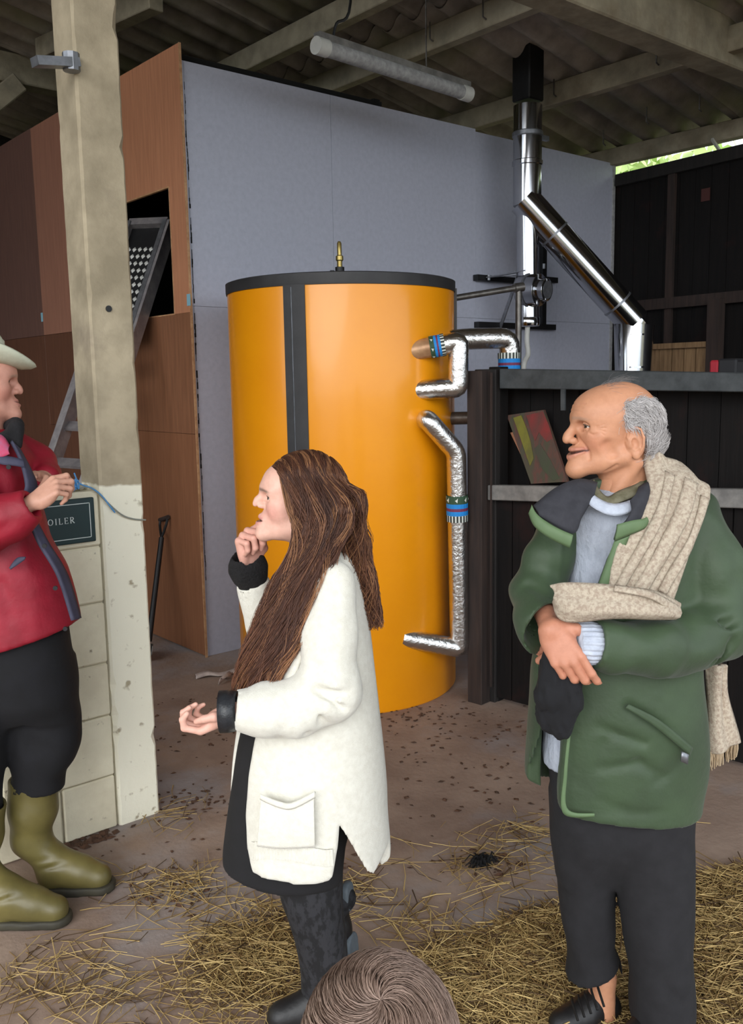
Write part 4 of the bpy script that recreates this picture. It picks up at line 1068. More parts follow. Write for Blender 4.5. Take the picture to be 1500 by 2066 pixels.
def head_colours(P, q, skin, lip, brow, iris, mouth=(.05, .015, .012), blush=None, browk=.8):
    """painted details in head coordinates (own colours of skin, lips, brows and eyes)"""
    c = np.tile(np.array(skin), (len(P), 1)); lx, lz, sm, op, ex, ez = q['lip'], q['lipz'], q['smile'], q['open'], q['ex'], q['ez']; Q = P.copy(); Q[:, 1] = np.abs(Q[:, 1])
    x, y, z = Q.T; mw = q['mw']; cv = sm*(np.clip(y, 0, mw*1.15)/mw)**2
    if blush is not None: c = mixc(c, blush, .7*blob(Q, (.060, .044, -.038), (.03, .03, .024)))
    onm = (x > .05)/(1+np.exp((y-mw*1.09)/.0012))
    up = np.exp(-((z-(lz+.0055+op+cv-.004*(y/mw)**2))/.0048)**2); dn = np.exp(-((z-(lz-.0068-op+cv+(.005+op)*(y/mw)**2))/.0056)**2)
    c = mixc(c, lip, .85*np.clip(up+dn, 0, 1)*onm)
    gap = np.exp(-((z-lz-cv)/(.0016+op*.7*np.clip(1-(y/mw/1.16)**2, 0, 1)))**2)*onm
    c = mixc(c, mouth, np.clip(gap*1.3, 0, 1)*.95)
    bz = ez+.0205-.14*np.clip(y-.032, 0, 1)
    br = np.exp(-((z-bz)/(.0040-.03*np.clip(y-.030, 0, .05)))**2)/(1+np.exp(-(y-.010)/.0022))/(1+np.exp((y-.052)/.003))*(x > .04)
    c = mixc(c, brow, browk*np.clip(br*1.25, 0, 1))
    ec = np.array((ex, .0315, ez)); de = np.linalg.norm(Q-ec, axis=1); on = (de < .0133) & (x > ex+.001)
    c[on] = (.60, .55, .50)
    gz = np.linalg.norm(Q-(ec+np.array((.0122, .0035, -.0002))), axis=1); c[on & (gz < .0068)] = iris; c[on & (gz < .0032)] = (.004, .004, .004)
    lz_ = ez+.0052-.9*np.clip(np.abs(y-.031)-.004, 0, 1)*.45
    lash = (np.abs(z-lz_) < .0016) & (de > .0122) & (de < .0172) & (x > ex-.004) & (y > .019) & (y < .048); c[lash] = np.array(brow)*.35
    return c
def hand(g, wrist, ax, back, thumb, flex, sc=1.0, spread=1.0, th=None, wr=None):
    """five-fingered hand: ax along the fingers, back of hand, thumb side; flex: per finger (knuckle, middle, tip) degrees"""
    X = np.array(ax, float); X /= np.linalg.norm(X); Z = np.array(back, float); Z -= X*(Z@X); Z /= np.linalg.norm(Z); Y = np.cross(Z, X)
    if Y@np.array(thumb) < 0: Y = -Y
    f = Frame(g, wrist, np.stack([X, Y, Z], 1), sc)
    base = [(.088, .028), (.092, .0085), (.086, -.0105), (.077, -.028)]
    for bx, by in base: f.cap((.004, by*.55, 0), (bx-.004, by, .001), .0125, .0105, .012)
    f.ell((.045, 0, -.004), (.040, .030, .013), .012)
    f.ell((.030, .024, -.012), (.028, .015, .014), .012)
    f.ell((.036, -.026, -.010), (.032, .012, .012), .012)
    if wr is not None:
        if hasattr(wr, '__len__'): g.cap(f.w((.008, 0, 0)), wr, .022*sc, .027*sc, .014)
        else: f.cap((.012, 0, 0), (-.05, 0, 0), .0215, .026, .012)
    L = [(.043, .025, .021), (.047, .029, .022), (.043, .027, .021), (.033, .020, .018)]; Rr = [.0092, .0094, .0088, .0078]
    for i in range(4):
        p = np.array((base[i][0], base[i][1], .001)); a = 0; ya = math.radians((1.5-i)*4.0*spread); P = [p-np.array((.012, 0, 0)), p]
        for l, fl in zip(L[i], flex[i]):
            a += math.radians(fl); d = np.array((math.cos(a)*math.cos(ya), math.sin(ya)*max(math.cos(a), .2), -math.sin(a))); p = p+d*l; P.append(p)
        r = Rr[i]; f.chain(P, [r*1.02, r*1.06, r, r*.9, r*.74], .0022, k0=.004)
    th = th or [(.012, .022, -.006), (.040, .046, -.016), (.068, .056, -.020), (.092, .058, -.022)]
    f.chain(th, [.0135, .0125, .0100, .0078], .006, k0=.005)
    return f
# ================================================================== people
M('skin', (1, 1, 1), (.90, .88, .87), 60, .5, bump=.06, bscale=260, attr=True, spec=.4)
MATS['skin'].node_tree.nodes['Principled BSDF'].inputs['Subsurface Weight'].default_value = .08
MATS['skin'].node_tree.nodes['Principled BSDF'].inputs['Subsurface Radius'].default_value = (.012, .005, .003)
M('hair', (1, 1, 1), (.8, .8, .8), 30, .5, attr=True, spec=.4)
M('white_knit', rgb(224, 221, 209), rgb(214, 210, 197), 60, .95, bump=.3, bscale=320, sheen=.3)
M('black_dress', rgb(20, 19, 22), rgb(15, 14, 16), 20, .9)
M('black_fur', rgb(22, 20, 22), rgb(14, 13, 14), 90, .95, bump=.8, bscale=150)
M('black_leather', rgb(38, 40, 44), rgb(26, 27, 30), 30, .38, bump=.25, bscale=60)
M('tights', rgb(36, 36, 40), rgb(12, 12, 15), 55, .8, stretch=(1, 1, .6), lo=.45, hi=.55, bump=.2, bscale=60)
M('shoe_black', rgb(26, 24, 25), rgb(18, 17, 18), 20, .5, bump=.15)
M('sole_grey', rgb(96, 104, 110), rgb(78, 86, 92), 12, .7)
M('green_coat', rgb(54, 72, 46), rgb(45, 61, 38), 7, .62, bump=.4, bscale=13, sheen=.1)
M('green_edge', rgb(96, 118, 82), rgb(84, 106, 72), 12, .65)
M('lining', rgb(50, 50, 56), rgb(40, 40, 46), 40, .9)
M('grey_knit', rgb(172, 178, 190), rgb(150, 156, 168), 36, .95, bump=.7, bscale=60, stretch=(1, 1, .5))
M('rib_knit', rgb(186, 192, 204), rgb(168, 174, 188), 40, .95, bump=.3, bscale=90)
M('olive_shirt', rgb(92, 88, 66), rgb(120, 116, 96), 40, .85)
M('shawl', rgb(188, 175, 156), rgb(160, 143, 126), 120, .95, bump=.45, bscale=260, lo=.42, hi=.62)
M('fringe', rgb(176, 156, 128), rgb(150, 128, 100), 30, .95)
M('charcoal', rgb(28, 27, 30), rgb(21, 20, 23), 30, .92, bump=.35, bscale=11)
M('navy_black', rgb(15, 15, 20), rgb(10, 10, 14), 20, .9, bump=.15, bscale=40)
M('red_coat', rgb(150, 18, 42), rgb(132, 14, 34), 8, .6, bump=.4, bscale=13)
M('navy_trim', rgb(66, 66, 86), rgb(52, 52, 70), 14, .75)
M('collar_black', rgb(26, 24, 27), rgb(18, 17, 19), 50, .95, bump=.4, bscale=120)
M('pink_shirt', rgb(190, 50, 84), rgb(160, 90, 120), 30, .8)
M('hat_felt', rgb(206, 208, 186), rgb(190, 193, 170), 20, .85, bump=.1, bscale=120)
M('hat_band', rgb(160, 162, 138), rgb(146, 148, 126), 60, .85)
M('wellington', rgb(112, 102, 58), rgb(90, 82, 46), 6, .42, bump=.08, bscale=18)
M('wellington_sole', rgb(62, 58, 44), rgb(48, 45, 36), 12, .7)
M('tracksuit', rgb(44, 46, 60), rgb(36, 38, 50), 20, .9)

class Person:
    def __init__(s, D0, px): s.D = D0; s.X = at(px, 1033, D0).dot(cR); s.loc = cR*s.X+cF*D0; s.pieces = []
    def __call__(s, px, py, dy=0):
        p = at(px, py, s.D+dy); return np.array((p.dot(cR)-s.X, p.dot(cF)-s.D, p.z))
    def sec(s, rows, extra=0):
        """rows of (py, left px, right px, dy, ry) -> loft sections"""
        out = []
        for py, l, r, dy, ry in rows:
            a, b = s(l, py, dy), s(r, py, dy); c = (a+b)/2; out.append((c[2], c[0], c[1], (b[0]-a[0])/2+extra, ry+extra))
        return out
    def r(s, px): return px/FPX*s.D*1.0
    def grid(s, box, h, y0=-.45, y1=.4):
        """box in px: left, top, right, bottom"""
        a, b = s(box[0], box[3], y0), s(box[2], box[1], y0); c, d = s(box[0], box[3], y1), s(box[2], box[1], y1)
        lo = np.minimum(np.minimum(a, b), np.minimum(c, d)); hi = np.maximum(np.maximum(a, b), np.maximum(c, d)); lo[1], hi[1] = y0, y1
        return Grid(lo, hi, h)
    def body(s, name, V, F, col, label, group=None):
        s.o = np_mesh(name, V, F, MATS['skin'], col=col); s.o.location = s.loc; s.o.rotation_euler = (0, 0, YAW-math.pi/2)
        return tag(s.o, label, 'person', group)
    def part(s, name, V, F, mat, parent=None, col=None, smooth=True):
        return np_mesh(name, V, F, MATS[mat], parent or s.o, col=col, smooth=smooth)
    def gpart(s, name, g, mat, parent=None, rl=1):
        V, F = g.mesh(); return s.part(name, relax(V, F, rl), F, mat, parent)
def box_grid(pts, h, m): P = np.array(pts); return Grid(P.min(0)-m, P.max(0)+m, h)

def on_near(G, q_, lift=.0012):
    i = int(np.clip(round((q_[0]-G.lo[0])/G.h), 0, G.n[0]-1)); k = int(np.clip(round((q_[2]-G.lo[2])/G.h), 0, G.n[2]-1)); col = np.where(G.d[i, :, k] < 0)[0]
    if len(col): j = col[0]; a_, b_ = (G.d[i, j-1, k], G.d[i, j, k]) if j else (0, -1); q_ = np.array((q_[0], G.lo[1]+G.h*(j-1+a_/(a_-b_))-lift, q_[2]))
    return q_
# ------------------------------------------------------------------ older man in the green coat
p = Person(2.27, 1240)
SK = (.56, .27, .155)
hc = p(1239, 858, -.02)
hf_R = facing(3, 0, 0)
nb = [p(1262, 900, .0), p(1262, 960, .0), p(1255, 1010, .0)]
def man_head_grid():
    g = Grid(hc-np.array((.16, .13, .22)), hc+np.array((.15, .13, .13)), .0017); f = Frame(g, hc, hf_R)
    iv = [f.inv(np.array(q)[None, :])[0] for q in nb]
    q = head(f, dict(nose=(.1265, -.034), nr=.0112, nasion=.101, chin=(.1085, -.105), chinr=.020, fx=.035, smile=.008, open=.0034, old=1, lip=.1130, jaw=.049, fore=.046, skull=(.098, .076, .086), ear=1.12, ex=.069, mw=.033, earx=-.030), ([iv[0], iv[1], iv[2]], [.058, .055, .060]))
    # tendon of the neck
    f.cap((-.045, -.05*-1, -.09), (.02, .02, -.19), .012, .010, .02)
    return g, f, q
g, f, q = man_head_grid(); V, F = g.mesh(); V = relax(V, F, 1, .35); Q = f.inv(V)
c = head_colours(Q, q, SK, (.52, .21, .15), (.30, .22, .17), (.06, .035, .02), browk=.45, blush=(.56, .22, .13))
# slightly lighter, warmer tint over the crown
c = mixc(c, (.60, .29, .17), .5*blob(Q, (.02, 0, .10), (.09, .08, .05)))
k = Q[:, 2] > -.195
hv = [(V, F, c)]
# right hand gripping the left wrist, left hand below it
def hand_piece(org, ax, back, th, flex, sc, thp=None, lo=.13, h=.0024, wr=1, spread=1.0):
    g = Grid(np.array(org)-lo, np.array(org)+lo, h); hand(g, org, ax, back, th, flex, sc, spread, thp, wr=wr); V, F = g.mesh(); return relax(V, F, 1, .4), F
w1 = p(1110, 1264, -.212); k1 = p(1146, 1330, -.245)
V, F = hand_piece(w1, k1-w1, (-.30, -.95, .22), (1, 0, .35), [(20, 26, 10), (28, 36, 14), (32, 42, 16), (34, 44, 18)], 1.06,
                  [(.010, .022, -.006), (.030, .046, -.010), (.048, .058, -.022), (.062, .060, -.044)], wr=p(1090, 1214, -.075), spread=.15)
f1 = Frame(None, w1, np.eye(3)); cc = np.tile(np.array((.52, .225, .14)), (len(V), 1)); hv.append((V, F, cc))
w2 = p(1182, 1302, -.185); k2 = p(1120, 1322, -.175)
V, F = hand_piece(w2, k2-w2, (0, -.8, .6), (0, .3, 1), [(50, 50, 30)]*4, .95)
hv.append((V, F, np.tile(np.array((.50, .215, .135)), (len(V), 1))))
# coarse body under the clothes
g = p.grid((1040, 940, 1500, 2140), .011, -.35, .28)
g.chain(nb+[p(1245, 1060, .01)], [.055, .055, .06, .07], .03)
g.loft(p.sec([(1010, 1160, 1370, .01, .07), (1060, 1165, 1390, .01, .085), (1200, 1160, 1380, .01, .09), (1400, 1145, 1380, .01, .10), (1560, 1125, 1385, .02, .12), (1640, 1130, 1390, .02, .11)]), .04)
AL = [p(1398, 1050, 0), p(1436, 1260, -.03), p(1195, 1302, -.185)]; AR = [p(1145, 1065, 0), p(1098, 1185, -.02), p(1104, 1258, -.17)]
g.chain(AL, [.05, .042, .027], .03); g.chain(AR, [.040, .024, .023], .03)
g.chain([p(1185, 1600, .03), p(1188, 1800, .03), p(1196, 1900, .03), p(1214, 1970, .015), p(1216, 2050, .0)], [.072, .048, .038, .037, .036], .03)
g.chain([p(1320, 1600, .02), p(1325, 1800, -.03), p(1335, 2000, -.055), p(1336, 2105, -.07)], [.08, .052, .042, .036], .03)
V, F = g.mesh(); hv.append((V, F, np.tile(np.array(SK), (len(V), 1))))
# ankle shown between trouser and shoe: finer
V, F = join([(a, b) for a, b, _ in hv]); C = np.concatenate([c for _, _, c in hv])
p.body('person', V, F, C, 'older man with thin white hair in a green coat and shawl, smiling with hands folded')
OM = p
# hair: thin white fringe of hair round the back and sides
f = Frame(None, hc, hf_R)
def skullpt(th, ph):
    return np.stack([-.012+.098*np.cos(th)*np.cos(ph), .076*np.sin(th)*np.cos(ph), .02+.086*np.sin(ph)], -1)
HP = [(-.004, .054), (-.03, .060), (-.07, .058), (-.098, .045), (-.112, .02), (-.116, -.02), (-.108, -.05), (-.104, -.086), (-.072, -.080), (-.064, -.045), (-.060, -.008), (-.046, .002), (-.024, -.002), (-.006, .012)]
def inpoly(x, z, P_):
    ins = np.zeros(len(x), bool)
    for i in range(len(P_)):
        (ax_, az), (bx, bz) = P_[i], P_[(i+1) % len(P_)]; c_ = (az <= z) != (bz <= z); ins ^= c_ & (x < ax_+(z-az)*(bx-ax_)/((bz-az) or 1e-9))
    return ins
g = Grid(hc-np.array((.10, .13, .13)), hc+np.array((.15, .13, .11)), .003); f = Frame(g, hc, hf_R)
f.ell((-.012, 0, .02), (.1015, .0795, .0895), .01); f.ell((-.052, 0, -.038), (.057, .066, .055), .02)
g.poly([f.w((x, 0, z)) for x, z in HP], 'i', .006); g.noise(.0022, 110, 12, (1, 1, 1)); V, F = g.mesh()
ho = OM.part('hair', V, F, 'hair', col=np.tile(np.array((.50, .45, .43)), (len(V), 1)))
n = 12500; r = np.random.default_rng(3); Vl = f.inv(V); root = Vl[r.integers(0, len(Vl), n)]+r.normal(size=(n, 3))*.0015
nn = root-np.array((-.025, 0, .0)); nn /= np.linalg.norm(nn, axis=1)[:, None]; low = np.clip(-root[:, 2]/.06, 0, 1)[:, None]
ph = np.sin(root[:, 0]*160+3*np.sin(root[:, 2]*90))[:, None]
dirn = np.array((-.85, 0, -.35))[None, :]+ph*np.array((.25, 0, -.45))+.35*r.normal(size=(n, 3)); dirn -= nn*(dirn*nn).sum(1)[:, None]; dirn /= np.linalg.norm(dirn, axis=1)[:, None]
sdn = np.cross(nn, dirn); ln = r.uniform(.016, .032, n)[:, None]*(1+.4*low)
P = np.stack([root+dirn*ln*t+nn*(.0035+(.006+.006*low)*math.sin(t*2.4)-.002)+sdn*ln*.14*np.sin(t*4+ph*3) for t in np.linspace(0, 1, 6)], 1)
tn = 130; tr = skullpt(r.uniform(-.8, .8, tn), r.uniform(.8, 1.5, tn)); tnn = tr-np.array((-.012, 0, .02)); tnn /= np.linalg.norm(tnn, axis=1)[:, None]
td = np.array((-1, 0, .0))[None, :]+.25*r.normal(size=(tn, 3)); P2 = np.stack([tr-tnn*.002+td*.040*t+tnn*.010*math.sin(t*2.4) for t in np.linspace(0, 1, 6)], 1)
P = np.concatenate([P, P2]); sh = P.shape; W_ = hc+P.reshape(-1, 3)@hf_R.T; W_ = W_.reshape(sh)
rad = np.concatenate([np.full(n, .00062), np.full(tn, .00035)])
V, F, si = strands(W_, rad, rad*.5); tone = np.concatenate([r.uniform(.40, .78, n), r.uniform(.12, .25, tn)]); C = (tone[:, None]*np.array((1, .94, .92)))[si]
OM.part('strands', V, F, 'hair', ho, col=C)['kind'] = 'stuff'
# coat -------------------------------------------------------------------------
CUT = [(1196, 985), (1172, 1040), (1150, 1090), (1141, 1130), (1135, 1190), (1118, 1260), (1106, 1340), (1110, 1480), (1092, 1560), (1079, 1606), (1078, 1700), (1140, 1700), (1133, 1610), (1142, 1490), (1172, 1340), (1196, 1250), (1212, 1185), (1232, 1130), (1275, 1058), (1300, 1000), (1290, 960)]
g = p.grid((1020, 920, 1530, 1700), .0062, -.36, .26)
TS = p.sec([(962, 1215, 1325, .0, .05), (985, 1150, 1385, .0, .085), (1015, 1115, 1420, .0, .115), (1070, 1100, 1432, .0, .135), (1150, 1096, 1420, .0, .145), (1250, 1090, 1410, .0, .15), (1350, 1078, 1414, .0, .152), (1450, 1067, 1422, .0, .155), (1550, 1063, 1424, .0, .155), (1620, 1068, 1412, .0, .152), (1668, 1073, 1404, .0, .15)])
g.loft(TS, .03); g.noise(.004, 20, 9)
# folds across the coat skirt
for a, b, rr in (((1270, 1425), (1400, 1500), 4), ((1210, 1470), (1300, 1500), 5), ((1210, 1555), (1290, 1540), 5), ((1290, 1540), (1340, 1570), 5), ((1180, 1640), (1400, 1645), 3), ((1215, 1620), (1260, 1635), 4), ((1220, 1500), (1190, 1600), 5), ((1330, 1580), (1400, 1540), 5)):
    g.cap(p(*a, -.156), p(*b, -.156), p.r(rr), p.r(rr*.6), .02, 's')
trunk = g.d.copy(); g.d[:] = .5; g.loft(TS, .03, grow=-.034); inner = g.d.copy(); g.d = trunk.copy()
g.d = smax(g.d, -inner, .004)
g.poly([p(x, y, -.14) for x, y in CUT], 's', .004, -9, -.02)
hemline = [(1000, 900), (1540, 900), (1540, 1664), (1404, 1664), (1330, 1660), (1230, 1650), (1150, 1640), (1078, 1604), (1000, 1560)]
g.poly([p(x, y, -.1) for x, y in hemline], 'i', .004)
s_ = Grid(g.lo, g.lo+(g.n-1)*g.h, g.h)
PLs = [p(1400, 1045, -.01), p(1440, 1150, -.04), p(1450, 1265, -.075), p(1345, 1308, -.165), p(1207, 1298, -.205)]
s_.chain(PLs, [p.r(58), p.r(66), p.r(66), p.r(56), p.r(49)], .03)
PRs = [p(1140, 1050, -.01), p(1108, 1120, -.03), p(1086, 1196, -.05), p(1098, 1268, -.165)]
s_.chain(PRs, [p.r(46), p.r(46), p.r(50), p.r(50)], .03)
s_.noise(.008, 32, 5, (1, 1, 1))
# elbow creases and folds of the sleeves
for a, b, rr in (((1380, 1330), (1500, 1240), 6), ((1350, 1350), (1440, 1330), 6), ((1330, 1255), (1400, 1300), 6), ((1370, 1262), (1480, 1255), 5), ((1395, 1180), (1330, 1270), 6), ((1070, 1150), (1110, 1160), 3), ((1064, 1180), (1100, 1190), 3), ((1260, 1350), (1340, 1290), 5), ((1280, 1265), (1240, 1330), 4), ((1420, 1360), (1480, 1290), 6)):
    dy = -.13 if a[0] > 1200 else -.11
    s_.cap(p(*a, dy), p(*b, dy-.04), p.r(rr), p.r(rr*.6), .022, 's')
d_ = p(1207, 1298, -.205)-PLs[3]; d_ /= np.linalg.norm(d_); d2 = PRs[3]-PRs[2]; d2 /= np.linalg.norm(d2)
sleeve_solid = s_.d.copy()
s_.cap(PLs[4]-d_*.06, PLs[4]+d_*.2, p.r(38), p.r(38), .004, 's'); s_.cap(PRs[3]-d2*.05, PRs[3]+d2*.2, p.r(40), p.r(40), .004, 's')
# flat cuff ends
def halfspace(G, o, n): 
    X, Y, Z = G.ax[0][:, None, None], G.ax[1][None, :, None], G.ax[2][None, None, :]; return ((X-o[0])*n[0]+(Y-o[1])*n[1]+(Z-o[2])*n[2]).astype(f4)
def near(G, o, rad): 
    X, Y, Z = G.ax[0][:, None, None], G.ax[1][None, :, None], G.ax[2][None, None, :]; return (np.sqrt((X-o[0])**2+(Y-o[1])**2+(Z-o[2])**2)-rad).astype(f4)
for o, n in ((PLs[4]+d_*.012, d_),):
    s_.d = smax(s_.d, -np.maximum(-halfspace(s_, o, n), near(s_, o+n*.06, .10)), .003)
g.d = smin(g.d, s_.d, .014)
coat_solid = smin(trunk, sleeve_solid, .02)
coat = OM.gpart('coat', g, 'green_coat', rl=2)
# pocket flap, collar, trim
V, F = ribbon([p(1268, 1420, -.166), p(1330, 1452, -.168), p(1398, 1508, -.150)], [p(1262, 1428, -.168), p(1322, 1466, -.171), p(1392, 1524, -.153)], .006, 20, 4); OM.part('pocket_flap', V, F, 'green_coat', coat)
V, F = ribbon([p(1376, 1516, -.172), p(1390, 1522, -.170)], [p(1374, 1536, -.172), p(1388, 1542, -.170)], .004, 4, 3); OM.part('zip_tab', V, F, 'zinc', coat)
V, F = ribbon([p(1146, 1480, -.157), p(1138, 1560, -.157), p(1137, 1640, -.155), p(1200, 1647, -.158)], [p(1152, 1480, -.158), p(1145, 1560, -.158), p(1146, 1632, -.157), p(1200, 1641, -.158)], .006, 30, 3); OM.part('edge_trim', V, F, 'green_edge', coat)
V, F = ribbon([p(1205, 975, -.075), p(1168, 968, -.09), p(1122, 985, -.115), p(1078, 1022, -.125)], [p(1190, 1010, -.115), p(1172, 1045, -.15), p(1155, 1076, -.165), p(1090, 1040, -.145)], .008, 24, 8, bulge=.012); OM.part('collar_lining', V, F, 'lining', coat)
V, F = ribbon([p(1074, 1020, -.127), p(1088, 1042, -.150), p(1120, 1064, -.166), p(1156, 1080, -.172)], [p(1070, 1036, -.13), p(1082, 1062, -.15), p(1112, 1085, -.165), p(1150, 1104, -.17)], .010, 24, 5, bulge=.004); OM.part('collar_edge', V, F, 'green_edge', coat)
V, F = ribbon([p(1290, 985, -.10), p(1312, 975, -.10), p(1322, 1010, -.11), p(1308, 1050, -.13)], [p(1272, 1010, -.14), p(1274, 1030, -.155), p(1264, 1050, -.165), p(1250, 1062, -.17)], .008, 20, 7, bulge=.010); OM.part('collar_lining', V, F, 'lining', coat)
V, F = ribbon([p(1246, 1058, -.172), p(1276, 1050, -.17), p(1300, 1046, -.155), p(1318, 1030, -.13)], [p(1240, 1090, -.168), p(1268, 1078, -.168), p(1300, 1064, -.158), p(1326, 1044, -.13)], .010, 20, 5, bulge=.004); OM.part('collar_edge', V, F, 'green_edge', coat)
V, F = ribbon([p(1240, 1092, -.165), p(1226, 1130, -.163), p(1206, 1186, -.162)], [p(1270, 1080, -.165), p(1246, 1140, -.166), p(1226, 1190, -.164)], .008, 20, 4, bulge=.003); OM.part('front_facing', V, F, 'green_edge', coat)
V, F = ribbon([p(1300, 1000, -.07), p(1312, 960, -.04), p(1325, 930, .0), p(1330, 925, .05)], [p(1318, 1010, -.09), p(1330, 985, -.07), p(1348, 965, .0), p(1350, 960, .05)], .012, 16, 5, bulge=.006); OM.part('collar_stand', V, F, 'green_coat', coat)
# sweater, shirt collar
g = p.grid((1060, 960, 1430, 1560), .0085, -.22, .2)
g.loft(p.sec([(978, 1215, 1310, 0, .05), (1000, 1170, 1370, 0, .09), (1030, 1134, 1400, 0, .112), (1150, 1144, 1400, 0, .115), (1250, 1138, 1395, 0, .12), (1350, 1122, 1398, 0, .128), (1450, 1100, 1405, 0, .130), (1536, 1098, 1405, 0, .130)]), .03)
g.noise(.002, 40, 4)
sw = OM.gpart('sweater', g, 'grey_knit')
V, F = ribbon([p(1184, 985, -.085), p(1205, 1008, -.115), p(1240, 1020, -.125), p(1283, 1008, -.112), p(1305, 985, -.08)], [p(1176, 1000, -.10), p(1200, 1026, -.130), p(1242, 1040, -.138), p(1288, 1024, -.125), p(1312, 1000, -.09)], .014, 26, 5, bulge=.005); OM.part('neckband', V, F, 'rib_knit', sw)
V, F = ribbon([p(1197, 968, -.055), p(1207, 988, -.075), p(1226, 1004, -.095), p(1250, 992, -.085), p(1290, 975, -.06), p(1306, 950, .0)], [p(1190, 985, -.075), p(1204, 1006, -.098), p(1228, 1020, -.115), p(1256, 1012, -.112), p(1296, 994, -.085), p(1314, 972, 0)], .008, 30, 5, bulge=.004); OM.part('shirt_collar', V, F, 'olive_shirt')
cu_ = B(); cA, cB = Vector(p(1212, 1299, -.205)), Vector(p(1163, 1297, -.212)); cu_.tube([cA, cA.lerp(cB, .5), cB], [p.r(38), p.r(41), p.r(39)], 144)
cv = np.array(cu_.V); ax = np.array(cB-cA); ax /= np.linalg.norm(ax)
V = cv.copy(); rel = V-np.array(cA); rel -= np.outer(rel@ax, ax); ang = np.arctan2(rel[:, 2], rel[:, 1]); V += rel*(.035*np.cos(ang*24))[:, None]
mesh_obj('knit_cuff', V, cu_.F, MATS['rib_knit'], OM.o, smooth=True)
# shawl: a folded length of cloth over the shoulder, lying on the coat
g2 = Grid(s_.lo, s_.lo+(s_.n-1)*s_.h, s_.h)
g2.loft(p.sec([(930, 1260, 1345, .02, .06), (950, 1240, 1385, .01, .085), (985, 1180, 1420, .0, .105), (1015, 1125, 1436, .0, .125), (1070, 1105, 1446, .0, .14), (1150, 1096, 1434, .0, .152), (1250, 1090, 1420, .0, .16)]), .03)
solid = smin(g2.d, coat_solid, .03)
g2.d = np.abs(solid-.012)-.015
g2.poly([p(x, y, -.13) for x, y in [(1318, 915), (1345, 915), (1395, 935), (1450, 985), (1440, 1010), (1420, 1050), (1388, 1110), (1362, 1170), (1345, 1216), (1212, 1206), (1222, 1165), (1240, 1095), (1285, 1040), (1312, 995)]], 'i', .008)
X, Z = g2.ax[0][:, None, None], g2.ax[2][None, None, :]
a = p(1335, 950, -.12); b = p(1250, 1230, -.15); dd = (b-a); dd /= np.linalg.norm(dd); t = (X-a[0])*dd[2]-(Z-a[2])*dd[0]; al = (X-a[0])*dd[0]+(Z-a[2])*dd[2]
g2.d = (g2.d+.009*np.abs(np.sin(t*42+.8*np.sin(al*7)))-.005+.0015*np.sin(t*160+2*np.sin(al*11))).astype(f4)
sh = OM.gpart('shawl', g2, 'shawl')
for x0, y0, x1, y1, wd_ in ((1402, 972, 1272, 1196, 15), (1362, 958, 1236, 1186, 9), (1426, 1004, 1322, 1190, 8)):
    A_, B_ = [], []
    for u in np.linspace(0, 1, 9):
        x, y = x0+(x1-x0)*u, y0+(y1-y0)*u+6*math.sin(u*5); A_.append(on_near(g2, p(x-wd_*.8, y-wd_*.4, -.13), .002)); B_.append(on_near(g2, p(x+wd_*.8, y+wd_*.4, -.13), .004))
    V, F = ribbon(A_, B_, .007, 36, 7, bulge=.006); OM.part('fold', V, F, 'shawl', sh)
V, F = ribbon([p(1113, 1180, -.20), p(1150, 1176, -.225), p(1240, 1184, -.245), p(1320, 1196, -.235), p(1368, 1218, -.20)], [p(1122, 1216, -.21), p(1142, 1252, -.24), p(1240, 1244, -.262), p(1320, 1246, -.25), p(1362, 1246, -.21)], .016, 50, 14, bulge=.018, wave=.005, wf=1.6, seed=2); OM.part('wrapped_end', V, F, 'shawl', sh)
V, F = ribbon([p(1240, 1183, -.258), p(1310, 1194, -.262), p(1366, 1222, -.225)], [p(1238, 1192, -.268), p(1310, 1206, -.272), p(1362, 1238, -.23)], .010, 30, 5, bulge=.004); OM.part('fold_edge', V, F, 'shawl', sh)
V, F = ribbon([p(1425, 1335, .02), p(1432, 1400, .03), p(1430, 1480, .03), p(1424, 1520, .03)], [p(1466, 1340, .04), p(1462, 1390, .05), p(1478, 1450, .06), p(1490, 1494, .06)], .012, 24, 12, bulge=.02, wave=.010, wf=1.5, seed=5); tail = OM.part('hanging_end', V, F, 'shawl', sh)
fr_ = []; r = np.random.default_rng(8)
for i in range(46):
    u = i/45; a = p(1424+66*u, 1520-26*u, .03+.03*u-.012*math.sin(u*7)); b = a+np.array((r.normal()*.004, r.normal()*.004, -.042-.01*r.random())); fr_.append(np.stack([a, (a+b)/2+r.normal(size=3)*.002, b]))
V, F, si = strands(np.array(fr_), .0026, .0016, 4); OM.part('fringe', V, F, 'fringe', tail)
# dark cloth held below the hands
g = p.grid((1060, 1290, 1220, 1510), .007, -.36, -.02)
g.chain([p(1122, 1330, -.20), p(1116, 1400, -.19), p(1112, 1450, -.17)], [p.r(26), p.r(30), p.r(26)], .02); g.chain([p(1150, 1335, -.21), p(1146, 1410, -.20), p(1134, 1468, -.19)], [p.r(22), p.r(26), p.r(22)], .006)
g.noise(.006, 45, 3, (1, 1, .5), True)
V, F = g.mesh(); o = np_mesh('dark_cloth', relax(V, F), F, MATS['navy_black']); o.location = OM.loc; o.rotation_euler = OM.o.rotation_euler
tag(o, 'bunched navy black woollen hat held below the older man\'s hands', 'hat')
